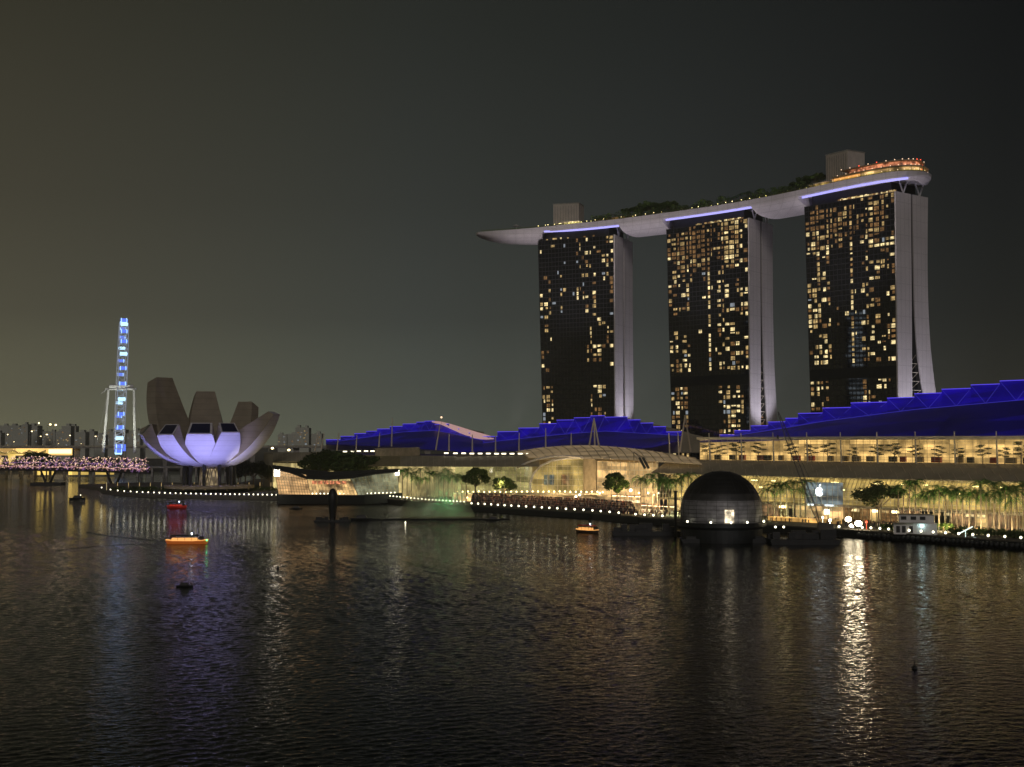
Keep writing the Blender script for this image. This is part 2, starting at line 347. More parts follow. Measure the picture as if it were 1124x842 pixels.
def palm_parts(root, h, fr=3.2, nf=15):
    t = MB(); pts = [Vector((.25 * sin(z * 2.2) * z, 0, z * h)) for z in (0, .33, .66, 1)]
    for i in range(3): t.tube(pts[i], pts[i + 1], .24 - .03 * i, .21 - .03 * i, n=7)
    t.build('trunk', M['trunk'], root); cr = MB(); top = pts[-1]
    for i in range(nf):
        a = 2 * pi * i / nf + random.uniform(-.15, .15); el = random.uniform(.1, 1.1); d = Vector((cos(a), sin(a), 0)); s_ = Vector((-sin(a), cos(a), 0)); prev = top; ang = el
        L = fr * random.uniform(.85, 1.15)
        for q in range(6):
            nx = prev + (d * cos(ang) + Vector((0, 0, sin(ang)))) * L / 6; ang -= .36
            wd = .75 * sin(pi * (q + .7) / 6.6) + .08
            for sd in (-1, 1):
                for j in (0, .5):
                    b0 = prev.lerp(nx, j); b1 = prev.lerp(nx, j + .32)
                    tip = b0.lerp(b1, .8) + s_ * sd * wd + Vector((0, 0, -.32 * wd)) + (nx - prev) * .5
                    cr.face([b0, b1, tip])
            prev = nx
    cr.build('crown', M['palm'], root); return root
HID = (0, -300, -200)
palms = []
# ================================================================ THE HOTEL
ZR = 187.0
TWR = dict(north=((590, 264.6), (674.4, 257.5), (694, 266)), middle=((731, 252), (821.8, 239), (847.8, 247)), south=((882.5, 227), (982.8, 210), (1018, 217)))
def corner(t):
    A, B, Cc = [onz(px, py, ZR) for px, py in TWR[t]]
    u = (A - B).normalized(); n = Vector((-u.y, u.x, 0))
    if n.dot(Cc - B) < 0: n = -n
    return A, B, Cc, u, n
def vents(v, a): return v
LABEL = dict(north='darkest hotel tower with few lit windows, below the pointed end of the roof deck',
             middle='middle hotel tower of three, lit windows both sides of a dark stripe, between two sisters',
             south='largest hotel tower, gold windows in its top floors, furthest right of the three')
def lit_pattern(which, uu, fl):          # uu 0 = left, 1 = right; fl 0 = top
    d = uu
    if which == 'north':
        if 30 <= fl <= 32: return 0
        if fl > 32: return .5 if (d < .17 or .66 < d < .88) else 0
        if d > .60: return .34 if fl < 26 else .18
        if d > .50: return .45 if fl < 14 else 0
        if d < .17: return .25
        return .10 if fl < 18 else 0
    top = 7 if which == 'south' else 10
    if fl < 1: return .15 if d < .6 else .9
    if fl < top:
        if .08 < d < .48: return .85
        if .48 <= d < .545: return .95
        if .74 < d < .90: return .95
        return .5
    if fl < top + 2 and d < .50: return .6
    if 31 <= fl <= 33: return 0
    if fl > 33: return .72 if (d < .24 or .62 < d < .86) else (.5 if .86 < d < .93 else 0)
    if d < .27: return .58 if not (which == 'middle' and 18 < fl < 23) else .2
    if d < .48: return .02
    if d < .545: return .9
    if d < .60: return .04
    return .52 if not (which == 'middle' and 14 < fl < 17) else .3
def tower(which):
    A, B, Cc, u, n = corner(which); wid = (A - B).length; dep = (Cc - B).dot(n); g1 = dep * .46; g0 = dep * .52
    sh = (Cc - B).dot(u)
    root = empty('hotel_tower', (B.x, B.y, 2.6), LABEL[which], 'hotel tower', 'three hotel towers under one roof deck'); inv = Matrix.Translation((-B.x, -B.y, -2.6))
    O = Vector((B.x, B.y, 0))
    def P(a, w_, z): q = O + u * a + n * w_ + u * sh * (w_ / dep); return Vector((q.x - B.x, q.y - B.y, z - 2.6))
    def inset(z): f_ = (ZR - z) / ZR; return 5.2 * f_          # the far end leans in towards the ground
    def fl_w(z): return 0
    zs = [2.6 + (ZR - 2.6) * i / 24 for i in range(25)]
    # front slab, back slab (curving away towards its foot)
    def w1(z): f_ = 1 - z / ZR; return g1 - .9 * f_ - 1.3 * f_ * f_
    def w2(z):
        f_ = 1 - z / ZR; K_ = dict(south=1.0, middle=.5, north=.12)[which]
        inn = 64 * f_ ** 4.6 if f_ < .66 else 9.5 + (f_ - .66) * 40
        out_ = -1.5 * sin(pi * min(1, f_ / .6)) + (6.6 * (f_ / .66) ** 5 if f_ < .66 else 6.6 + (f_ - .66) * 38)
        return g0 + inn * K_, dep + out_ * K_
    fs = MB(); fs.loft([[P(.5, .25, z), P(wid - inset(z) - .3, .25, z), P(wid - inset(z) - .3, w1(z), z), P(.5, w1(z), z)] for z in zs]); fs.build('front_slab', M['dark'], root)
    bs = MB(); bs.loft([[P(.5, w2(z)[0], z), P(wid - inset(z), w2(z)[0], z), P(wid - inset(z), w2(z)[1], z), P(.5, w2(z)[1], z)] for z in zs]); bs.build('rear_slab', M['dark'], root)
    e1 = MB(); e1.loft([[P(-.4, -.3, z), P(.5, -.3, z), P(.5, w1(z), z), P(-.4, w1(z), z)] for z in zs]); e1.build('end_wall', M['endwall'], root)
    e2 = MB(); e2.loft([[P(-.4, w2(z)[0], z), P(.5, w2(z)[0], z), P(.5, w2(z)[1], z), P(-.4, w2(z)[1], z)] for z in zs]); e2.build('end_wall', M['endwall'], root)
    # glazed atrium between the two slabs, set back, with floors
    at_ = MB(); at_.loft([[P(3.0, w1(z) - .1, z), P(wid - 9, w1(z) - .1, z), P(wid - 9, w2(z)[0] + .1, z), P(3.0, w2(z)[0] + .1, z)] for z in zs]); at_.build('atrium_glass', M['facade'], root)
    br = MB()
    for i in range(15):
        z = 8 + i * 5.4
        if w2(z)[0] - w1(z) < 1.0: break
        br.tube(P(1.2, w1(z), z), P(1.2, w2(z)[0], z + (4.5 if i % 2 else -.5) * 0), .22, n=4)
        br.tube(P(1.2, w1(z), z), P(1.2, w2(z + 5.4)[0], z + 5.4), .15, n=4)
    br.build('brace', M['cream'], root)
    for i in range(12):
        z = 6 + i * 4.2; al = MB()
        if w2(z)[0] - w1(z) < 2: break
        al.hexa([P(2.6, w1(z) + .3, z), P(2.9, w1(z) + .3, z), P(2.9, w2(z)[0] - .3, z), P(2.6, w2(z)[0] - .3, z)], [P(2.6, w1(z) + .3, z + 1.2), P(2.9, w1(z) + .3, z + 1.2), P(2.9, w2(z)[0] - .3, z + 1.2), P(2.6, w2(z)[0] - .3, z + 1.2)])
        al.build('atrium_light', M['w_dim'], root)
    # curtain wall on the bay side
    fa = MB(); fa.sheet([[P(.5, 0, z) for z in zs], [P(wid - inset(z) - .3, 0, z) if False else P(wid - inset(z) - .3, 0, z) for z in zs]])
    fa.face([P(.5, .24, ZR), P(wid - .3, .24, ZR), P(wid - .3, 0, ZR), P(.5, 0, ZR)]); fa.build('glass_facade', M['facade'], root)
    FH = 3.3; nb = 22; mu = MB()
    nfl = int((ZR - 6) / FH)
    for f_ in range(nfl):
        z = ZR - f_ * FH - .3
        mu.hexa([P(.5, -.14, z - .22), P(wid - inset(z) - .3, -.14, z - .22), P(wid - inset(z) - .3, -.01, z - .22), P(.5, -.01, z - .22)], [P(.5, -.14, z + .22), P(wid - inset(z) - .3, -.14, z + .22), P(wid - inset(z) - .3, -.01, z + .22), P(.5, -.01, z + .22)])
    for b in range(nb + 1):
        q = b / nb
        def X(z): return .6 + (wid - inset(z) - 1.2) * q
        mu.hexa([P(X(4), -.22, 4), P(X(4) + .22, -.22, 4), P(X(4) + .22, -.01, 4), P(X(4), -.01, 4)], [P(X(ZR), -.22, ZR), P(X(ZR) + .22, -.22, ZR), P(X(ZR) + .22, -.01, ZR), P(X(ZR), -.01, ZR)])
    mu.build('mullion_grid', M['mullion'], root)
    # recessed dark stripe on the front, taller panels of the mechanical floors
    if which != 'north':
        mb_ = MB(); z = ZR - 33.9 * FH; mb_.hexa([P(.6, -.25, z), P(wid - inset(z) - .5, -.25, z), P(wid - inset(z) - .5, -.02, z), P(.6, -.02, z)], [P(.6, -.25, z + 6.6), P(wid - inset(z) - .5, -.25, z + 6.6), P(wid - inset(z) - .5, -.02, z + 6.6), P(.6, -.02, z + 6.6)]); mb_.build('louvre_band', M['black'], root)
    rnd = random.Random(which); wins = []
    bays = []
    x = 0
    pat = [1.0, 1.15, .8, 1.2, .9, .7, 1, 1, 1, 1, .55, .8, 1.0, .7, 1.1, 1.2, 1.0, .8, 1.1]
    tot = sum(pat)
    for p_ in pat: bays.append((x / tot, (x + p_) / tot)); x += p_
    runs = {}
    for f_ in range(nfl - 2):
        for bi, (a, b) in enumerate(bays):
            mid = (a + b) / 2; pr = lit_pattern(which, mid, f_)
            key = (bi, f_ // 3); rp = runs.setdefault(key, rnd.uniform(.55, 1.45))
            pr = pr * rp if pr < .9 else pr
            if rnd.random() > pr: continue
            z = ZR - f_ * FH - .3; zt = z - .36; zb = z - FH + (.5 if rnd.random() < .7 else 1.3)
            W_ = wid - inset(z) - 1.2
            top = which != 'north' and f_ < (8 if which == 'south' else 10)
            if top: m_ = rnd.choices(['w_dim', 'w_mid', 'w_bright'], [7, 3, .8] if mid < .7 else [3, 5, 1])[0]
            else: m_ = rnd.choices(['w_bright', 'w_mid', 'w_dim', 'w_cool'], [4, 4.5, 3, .4] if which != 'north' else [3, 4, 2.5, .5])[0]
            if which == 'north' and .17 < mid < .5: m_ = rnd.choice(['w_cool', 'w_cool', 'w_mid'])
            narrow = .48 < mid < .56
            xa = .6 + W_ * (1 - b) + .45; xb = .6 + W_ * (1 - a) - .35
            xa += .15; xb -= .15
            if narrow or rnd.random() < .3: xb = xa + (xb - xa) * .6
            if which != 'north' and rnd.random() < .15 : zb += .8
            wins.append(((xb - xa) * (zt - zb), xa, xb, zb, zt, m_))
    wins.sort(key=lambda q: -q[0])
    for q in wins[:99]:
        _, xa, xb, zb, zt, m_ = q
        wm = MB(); wm.hexa([P(xa, -.10, zb), P(xb, -.10, zb), P(xb, -.01, zb), P(xa, -.01, zb)], [P(xa, -.10, zt), P(xb, -.10, zt), P(xb, -.01, zt), P(xa, -.01, zt)]); wm.build('window', M[m_], root)
    if wins[99:]:
        wm = MB(); ms = ['w_bright', 'w_mid', 'w_dim', 'w_cool']
        for q in wins[99:]:
            _, xa, xb, zb, zt, m_ = q; wm.mi = ms.index(m_)
            wm.hexa([P(xa, -.10, zb), P(xb, -.10, zb), P(xb, -.01, zb), P(xa, -.01, zb)], [P(xa, -.10, zt), P(xb, -.10, zt), P(xb, -.01, zt), P(xa, -.01, zt)])
        tag(wm.build('window', [M[x_] for x_ in ms], root), kind='stuff')
    # V struts that carry the roof deck at the end wall, roof terrace lamps
    for cpos in (w1(ZR) * .55, (g0 + dep) / 2):
        st = MB()
        for s_ in (-1, 1): st.tube(P(.3, cpos, ZR - .2), P(.3, cpos + s_ * 4.0, ZR + 7.2), .5, .55, n=6)
        st.build('strut', M['white'], root)
    for i in range(44 if which != 'north' else 8):
        a = wid * rnd.uniform(.02, .62 if which != 'north' else .9); te = MB(); te.box(P(a, 1.0 + rnd.random(), ZR + .6), (rnd.uniform(.5, 2.6), .6, rnd.uniform(.5, 1.8)), atan2(u.y, u.x)); te.build('terrace_light', M[rnd.choice(['w_mid', 'w_bright', 'w_dim'])], root)
    core = MB(); core.hexa([P(6, 4, ZR), P(wid - 4, 4, ZR), P(wid - 4, dep - 4, ZR), P(6, dep - 4, ZR)], [P(6, 4, ZR + 6.9), P(wid - 4, 4, ZR + 6.9), P(wid - 4, dep - 4, ZR + 6.9), P(6, dep - 4, ZR + 6.9)]); core.build('roof_core', M['dark'], root)
    return root
for t_ in TWR: tower(t_)

# ---- the roof deck: a long hull across the three towers
ax = []
for t_ in ('south', 'middle', 'north'):
    A, B, Cc, u, n = corner(t_); dep = (Cc - B).dot(n)
    for q in (B, A): ax.append(Vector((q.x, q.y, 0)) + n * 16.5)
u_s = (ax[0] - ax[1]).normalized(); u_n = (ax[5] - ax[4]).normalized()
tipY = onz(523, 256.5, 193); 
pts = [ax[0] + u_s * 13] + ax + [ax[5] + (Vector((tipY.x, tipY.y, 0)) - ax[5]) * .5, Vector((tipY.x, tipY.y, 0))]
# smooth the axis: fit a quadratic curve in the chord frame
o0 = pts[0]; ch = (pts[-1] - pts[0]); CL = ch.length; cu = ch / CL; cn = Vector((cu.y, -cu.x, 0))
xs = [(p - o0).dot(cu) for p in pts]; ys = [(p - o0).dot(cn) for p in pts]
import numpy as np
cf = np.polyfit(xs, ys, 5)
def axis(s): x_ = s * CL; p = o0 + cu * x_ + cn * float(np.polyval(cf, x_)); return p
def frame(s):
    d = (axis(min(1, s + .002)) - axis(max(0, s - .002))).normalized(); nn = Vector((d.y, -d.x, 0))
    if nn.y > 0: nn = -nn
    return axis(s), d, nn            # nn points to the bay
TZ = []                                # tower zones along the axis
for i in range(3):
    a, b = ax[2 * i], ax[2 * i + 1]; TZ.append((((a - o0).dot(cu) - 6.5) / CL, ((b - o0).dot(cu) + 1) / CL))
ZT = 198.0
def hw(s):
    if s < .055: return 20 * sqrt(max(0, 1 - ((.055 - s) / .055) ** 2)) * 1
    if s > .72: f_ = (s - .72) / .28; return 20 * (1 - f_ ** 3) ** .5 if f_ < 1 else .05
    return 20
def droop(s): return -4.2 * (max(0, s - .80) / .20) ** 1.8
def depth(s):
    d = 10.8 if s > TZ[0][0] else 8
    if s < .055: d *= (max(.0, 1 - ((.055 - s) / .055) ** 2)) ** .5
    if s > .80: f_ = (s - .80) / .20; d *= max(.0, 1 - f_ ** 4.5) ** .5
    return max(d, 1.8)
deck = empty('roof_deck', (*axis(.4)[:2], ZT), 'long curved boat-shaped roof deck lying across the three hotel towers', 'sky park'); DO = Vector((*axis(.4)[:2], ZT))
st = sorted(set([i / 160 for i in range(1, 160)] + [.0008, .002, .004, .999, .996] + [z + e for a, b in TZ for z in (a, b) for e in (-.0012, .0012)]))
rings = []
for s in st:
    c, d, nn = frame(s); h_ = max(hw(s), .2); dp = depth(s); inz = any(a < s < b for a, b in TZ); R = []
    for i in range(21):
        a = -pi / 2 + pi * i / 20; wv = sin(a) * h_; z = ZT - 1.6 - (dp - 1.6) * max(0, cos(a)) ** .75
        if inz: z = max(z, 194.0)
        R.append(c + nn * wv + Vector((0, 0, z + droop(s))) - DO)
    R += [c + nn * h_ + Vector((0, 0, ZT + droop(s))) - DO, c - nn * h_ + Vector((0, 0, ZT + droop(s))) - DO]
    rings.append(R)
hm = MB(); hm.loft(rings); ho = hm.build('hull', M['hull'], deck)
# light troughs along the near side above each tower
for a, b in TZ:
    s_ = MB(); rows = []
    for i in range(15):
        s = a + (b - a) * (.02 + .96 * i / 14); c, d, nn = frame(s)
        rows.append([c + nn * q + Vector((0, 0, z)) - DO for q, z in ((17.9, 192.7), (17.9, 193.9), (16.9, 193.9), (16.9, 192.7))])
    s_.loft(rows); s_.build('light_trough', M['violet'], deck)
    lt = MB(); 
# rim rail, deck edge
rl = MB(); rp = []
for i in range(0, 121):
    s = .004 + .992 * i / 120; c, d, nn = frame(s); rp.append(c + nn * (max(hw(s) - .4, .1)) + Vector((0, 0, ZT + droop(s))) - DO)
rl.slab([[p, p + Vector((0, 0, 1.1))] for p in rp], .12, up=Vector((0, .7, 0))); rl.build('parapet', M['glassgreen'], deck)
def on_deck(s, w_, z=0): c, d, nn = frame(s); return c + nn * w_ + Vector((0, 0, ZT + z + droop(s)))
# plant-room boxes
for s, L_, label in ((TZ[0][0] + .155, 19, 'grey plant room box on the roof deck beside the round restaurant'), (TZ[2][0] + .155, 20, 'grey plant room box on the roof deck near its pointed end')):
    c, d, nn = frame(s); o = empty('plant_room', on_deck(s, 0, .02), label, 'plant room', 'plant rooms on the roof deck', rz=atan2(d.y, d.x))
    b = MB(); HB = 21.5 if s < .4 else 17.5; b.box((0, 0, HB / 2), (L_, 15, HB)); b.build('wall', M['boxgrey'], o)
    b = MB(); b.box((0, 0, HB + .3), (L_ + .6, 15.6, .5)); b.build('roof', M['concrete'], o)
    b = MB()
    for i in range(9): b.box((-L_ / 2 + 1.5 + i * (L_ - 3) / 8, 7.62, HB / 2), (.3, .2, HB - 3)); b.box((-L_ / 2 + 1.5 + i * (L_ - 3) / 8, -7.62, HB / 2), (.3, .2, HB - 3))
    b.build('louvre', M['concrete'], o)
# restaurant at the rounded south end: curved terraces with lamps
rs = empty('deck_restaurant', on_deck(.06, 0), 'round terrace restaurant lined with orange lamps at the right end of the roof deck', 'restaurant'); RO = rs.location.copy()
arc = [.16, .13, .10, .075, .05, .032, .02, .012, .006]
near = [on_deck(s, hw(s) - 2.5, .02) - RO for s in arc]; farp = [on_deck(s, -(hw(s) - 2.5), .02) - RO for s in reversed(arc)]
loop = near + farp
for z0, z1, nm, mt, inn in ((0, .9, 'terrace_wall', 'tan', 1.0), (3.6, 4.2, 'canopy', 'roofgrey', .98), (7.4, 7.9, 'upper_canopy', 'tan', .86)):
    b = MB(); b.hexa([p * inn + Vector((0, 0, z0)) for p in loop], [p * inn + Vector((0, 0, z1)) for p in loop]); b.build(nm, M[mt], rs)
cen = Vector((0, 0, 0))
b = MB(); b.hexa([p * .8 + Vector((0, 0, .9)) for p in loop], [p * .8 + Vector((0, 0, 3.6)) for p in loop]); b.build('dining_room', M['gold2'], rs)
b = MB(); b.hexa([p * .72 + Vector((0, 0, 4.2)) for p in loop], [p * .72 + Vector((0, 0, 7.4)) for p in loop]); b.build('upper_room', emi('upper_room_glow', (1, .34, .16), .5, var=1.2, scale=.5, lo=.2), rs)
for rowz, sc_, nn_ in ((1.6, .97, 30), (4.7, .9, 26), (8.3, .84, 24)):
    for i in range(nn_):
        f_ = i / (nn_ - 1) * (len(loop) - 1); a = int(min(f_, len(loop) - 2)); p = loop[a].lerp(loop[a + 1], f_ - a) * sc_
        b = MB(); b.ball((0, 0, 0), .33, 6, 4); l = b.build('lamp', M['peach'] if random.random() < .7 else M['redl'], rs); l.location = p + Vector((0, 0, rowz))
for i in range(0, len(loop), 2):
    b = MB(); b.tube(loop[i] * .96 + Vector((0, 0, .9)), loop[i] * .96 + Vector((0, 0, 3.6)), .15); b.build('post', M['dark'], rs)
# bar pavilions and bright shop on the deck
def pavilion(s, w_, L_, hgt, label, lamps, m='gold2', cat='pavilion'):
    c, d, nn = frame(s); o = empty('deck_pavilion', on_deck(s, w_, .02), label, cat, rz=atan2(d.y, d.x))
    b = MB(); b.box((0, 0, hgt / 2), (L_, 5, hgt)); b.build('lit_room', M[m], o)
    b = MB(); b.box((0, 0, hgt + .2), (L_ + 2, 7.5, .35)); b.build('roof', M['white'], o)
    for i in range(5):
        b = MB(); b.tube((-L_ / 2 - .5 + i * (L_ + 1) / 4, 3.2, 0), (-L_ / 2 - .5 + i * (L_ + 1) / 4, 3.2, hgt), .12); b.build('post', M['white'], o)
        b = MB(); b.tube((-L_ / 2 - .5 + i * (L_ + 1) / 4, -3.2, 0), (-L_ / 2 - .5 + i * (L_ + 1) / 4, -3.2, hgt), .12); b.build('post', M['white'], o)
    return o
pavilion(.135, 12, 22, 3.2, 'pink-lit bar pavilion in front of the right plant room on the roof deck', 5, 'orangel')
pavilion(.20, 12, 14, 2.8, 'low white-roofed pavilion between the dark palms and the pink bar on the roof deck', 5)
pavilion(.83, 9, 12, 3.0, 'bright white pavilion at the foot of the left plant room on the roof deck', 4, 'w_bright')
pavilion(.715, 10, 34, 2.6, 'long red-brown bar shelter right of the left plant room on the roof deck', 4, 'w_dim')
uo = empty('parasol', on_deck(.945, 2, .02), 'single white parasol standing at the pointed left tip of the roof deck', 'parasol')
b = MB(); b.tube((0, 0, 0), (0, 0, 4.2), .12); b.build('pole', M['white'], uo); b = MB(); b.loft([[Vector((3 * cos(a), 3 * sin(a), 4.0)) for a in [i * pi / 5 for i in range(10)]], [Vector((.3 * cos(a), .3 * sin(a), 5.2)) for a in [i * pi / 5 for i in range(10)]]]); b.build('canopy', M['white'], uo)
# lamps in rows on the deck
lp = empty('deck_lamp', (0, 0, 0), 'small globe lamp on a short post in a row on the roof deck', 'lamp', 'lamps along the roof deck')
b = MB(); b.tube((0, 0, 0), (0, 0, 1.3), .07); b.build('post', M['dark'], lp); b = MB(); b.ball((0, 0, 1.6), .27, 8, 5); b.build('globe', M['lampwarm'], lp); keep(lp); first = True
for s in [.74 + .012 * i for i in range(15)] + [.22 + .021 * i for i in range(17)] + [.59 + .02 * i for i in range(6)]:
    s += random.uniform(-.005, .005); loc = on_deck(s, hw(s) - 2.2 - random.random() * 3.5, .02)
    if first: lp.location = loc; first = False
    else: copy_tree(lp, loc)
# deck trees
dt = empty('deck_tree', (0, 0, 0), 'x', 'tree'); tree_parts(dt, 9.5, 4.4, 8, 110, .5, 'leaf', .3); keep(dt)
dp_ = empty('deck_palm', (0, 0, 0), 'x', 'palm tree'); palm_parts(dp_, 5.5, 2.6, 13); keep(dp_)
f1 = f2 = True
spots = [(s, 'tree', 'leafy tree in the grove right of the left plant room on the roof deck', 'grove on the left half of the roof deck') for s in [.565 + .0085 * i for i in range(15)]]
spots += [(s, 'tree', 'dark leafy tree left of the right plant room on the roof deck', 'dark trees beside the right plant room') for s in [.205 + .008 * i for i in range(9)]]
spots += [(s, 'palm', 'small lit palm in the row above the middle tower on the roof deck', 'palms along the middle of the roof deck') for s in [.285 + .011 * i for i in range(16)]]
for s, kd, lab, grp in spots:
    loc = on_deck(s, random.uniform(6, 16), .02); P_ = dt if kd == 'tree' else dp_
    sc_ = random.uniform(.75, 1.25) * (1.1 if kd == 'palm' else 1)
    if (kd == 'tree' and f1) or (kd == 'palm' and f2):
        P_.location = loc; P_['label'] = lab; P_['group'] = grp
        if kd == 'tree': f1 = False
        else: f2 = False
    else: copy_tree(P_, loc, random.uniform(0, 6), sc_, lab, grp)
ds = empty('deck_shrub', (0, 0, 0), 'low lit shrub among the lamps on the roof deck', 'shrub', 'shrubs along the roof deck')
b = MB(); leaf_cloud(b, (0, 0, 1.6), 2.6, 110, .42, .6); b.build('foliage', M['leaf'], ds); b = MB(); [b.tube((0, 0, 0), (.9 * cos(i), .9 * sin(i), 1.5), .08, n=4) for i in range(5)]; b.build('stem', M['trunk'], ds); keep(ds)
for i in range(46):
    s = .21 + .0122 * i + random.uniform(-.004, .004)
    if .40 < s < .46 or .69 < s < .72: s += .3 * (random.random() - .5)
    p = on_deck(s, hw(s) - random.uniform(1.8, 5), .02)
    if i == 0: ds.location = p
    else: copy_tree(ds, p, random.uniform(0, 6), random.uniform(.8, 2.1))
def spot(name, loc, target, power, angle, col=(1, .93, .9), size=1.5, blend=.5):
    l = bpy.data.lights.new(name, 'SPOT'); l.energy = power; l.spot_size = radians(angle); l.spot_blend = blend; l.color = col; l.shadow_soft_size = size
    o = bpy.data.objects.new(name, l); C.objects.link(o); o.visible_glossy = False; o.location = loc; o.rotation_euler = (Vector(target) - Vector(loc)).to_track_quat('-Z', 'Y').to_euler(); l.specular_factor = 0; return o
# floodlights on the ground that wash the end walls and the underside of the deck
for t_ in TWR:
    A, B, Cc, u, n = corner(t_); dep = (Cc - B).dot(n)
    base = Vector((B.x, B.y, 0)) - u * 30 + n * dep * .5
    spot('floodlight', base + Vector((0, 0, 22)), Vector((B.x, B.y, 120)) + n * dep * .5, 135000, 75, (.84, .80, 1), 2)
    mid = (Vector((A.x, A.y, 0)) + Vector((B.x, B.y, 0))) / 2 - n * 95
    spot('floodlight', mid + Vector((0, 0, 42)) , mid + n * 95 + Vector((0, 0, 196)), 470000, 46, (1, .9, .94), 3, .8)

exec_later = []
# ================================================================ THE MALL
def strip(name, m, t0, t1, w0, z0, w1, z1, th=.4, n=24, parent=None):
    b = MB(); b.slab([[MP(t0 + (t1 - t0) * i / n, w0, z0), MP(t0 + (t1 - t0) * i / n, w1, z1)] for i in range(n + 1)], th); return b.build(name, M[m], parent)
def wallbox(b, t0, t1, w_, z0, z1, th=.3): b.hexa([MP(t0, w_, z0), MP(t1, w_, z0), MP(t1, w_ + th, z0), MP(t0, w_ + th, z0)], [MP(t0, w_, z1), MP(t1, w_, z1), MP(t1, w_ + th, z1), MP(t0, w_ + th, z1)])
def mpiece(name, m, parent, fn):
    b = MB(); fn(b); return b.build(name, M[m], parent)
# blue stepped roofs
def blue_roof(label, steps, mid, bottom, wf, wc, vault=None, flip=False):
    """steps: list of (px, py) of the stepped crest, left to right; mid/bottom: functions of px -> py"""
    px0 = steps[0][0]; t_c = TT(px0, wc); root = empty('blue_lit_hall', MP(TT(steps[len(steps) // 2][0], wf), wf, 2.6), label, 'hall'); RO = root.location.copy()
    lo = MB(); up = MB(); ed = MB(); tr = MB(); wm = (wf + wc) * .62; sd = MB()
    for i in range(len(steps) - 1):
        xa, ya = steps[i]; xb, yb = steps[i + 1]
        yc = min(ya, yb) if not flip else ya
        yc = (ya + yb) / 2 - (.8 if ya > yb else -.3)
        zc = ZZ(TT((xa + xb) / 2, wc), wc, yc)
        row = []
        q = [MP(TT(x, wf), wf, ZZ(TT(x, wf), wf, bottom(x))) for x in (xa, xb)]
        mdl = [MP(TT(x, wm), wm, ZZ(TT(x, wm), wm, max(mid(x), yc + 1.2))) for x in (xa, xb)]
        mdm = [(a + b_) / 2 + Vector((0, 0, .0)) for a, b_ in zip(q, mdl)]
        tp = [MP(TT(x, wc), wc, zc) for x in (xa, xb)]
        lo.slab([[p - RO for p in q], [p + Vector((0, 0, 1.0)) - RO for p in mdm], [p - RO for p in mdl]], .3)
        up.slab([[p + Vector((0, 0, .02)) - RO for p in mdl], [p - RO for p in tp]], .25)
        ed.tube(tp[0] + Vector((0, 0, .35)) - RO, tp[1] + Vector((0, 0, .35)) - RO, .20, n=5)
        tr.tube(mdl[0] + Vector((0, 0, .45)) - RO, mdl[1] + Vector((0, 0, .45)) - RO, .16, n=4)
        m_ = (mdl[0] + mdl[1]) / 2 + Vector((0, 0, .35))
        tr.tube(tp[0] + Vector((0, 0, .3)) - RO, m_ - RO, .10, n=4); tr.tube(tp[1] + Vector((0, 0, .3)) - RO, m_ - RO, .10, n=4)
        sd.hexa([MP(TT(xa, wc), wc, 30) - RO, MP(TT(xb, wc), wc, 30) - RO, MP(TT(xb, wc), wc + 30, 30) - RO, MP(TT(xa, wc), wc + 30, 30) - RO],
                [MP(TT(xa, wc), wc, zc - .6) - RO, MP(TT(xb, wc), wc, zc - .6) - RO, MP(TT(xb, wc), wc + 30, max(zc - 5, 31)) - RO, MP(TT(xa, wc), wc + 30, max(zc - 5, 31)) - RO])
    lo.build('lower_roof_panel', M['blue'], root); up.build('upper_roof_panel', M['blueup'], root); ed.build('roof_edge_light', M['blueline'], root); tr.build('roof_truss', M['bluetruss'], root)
    sd.build('rear_roof', M['roofgrey'], root)
    return root
def lerpf(tab):
    def f(x):
        if x <= tab[0][0]: return tab[0][1]
        for (a, b), (c, d) in zip(tab[:-1], tab[1:]):
            if x <= c: return b + (d - b) * (x - a) / (c - a)
        return tab[-1][1]
    return f
rs_ = [(768, 484.5), (790, 481), (806, 477), (824, 471.5), (843, 466.5), (862, 463), (876, 458.5), (903, 452), (934, 446.5), (974, 440.5), (1004, 436), (1034, 431), (1066, 426), (1098, 421.5), (1134, 417), (1175, 412), (1220, 408)]
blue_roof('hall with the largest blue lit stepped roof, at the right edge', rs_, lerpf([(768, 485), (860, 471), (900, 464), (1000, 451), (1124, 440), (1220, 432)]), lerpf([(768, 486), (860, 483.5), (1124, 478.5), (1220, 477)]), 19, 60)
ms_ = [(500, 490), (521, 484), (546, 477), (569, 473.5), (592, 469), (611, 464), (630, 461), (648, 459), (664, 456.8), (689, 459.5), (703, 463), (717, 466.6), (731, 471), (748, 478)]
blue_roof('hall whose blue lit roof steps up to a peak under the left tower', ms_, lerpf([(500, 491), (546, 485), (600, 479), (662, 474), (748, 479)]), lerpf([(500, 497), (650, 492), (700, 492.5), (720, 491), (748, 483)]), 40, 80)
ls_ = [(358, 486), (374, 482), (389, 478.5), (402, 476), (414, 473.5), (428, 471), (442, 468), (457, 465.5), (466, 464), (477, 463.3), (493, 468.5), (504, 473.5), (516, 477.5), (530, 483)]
lr = blue_roof('hall with a small blue lit roof and pink vault edge, furthest left', ls_, lerpf([(358, 487), (400, 481), (440, 475), (480, 473), (530, 484)]), lerpf([(358, 488), (420, 490), (461, 493), (530, 497)]), 40, 80)
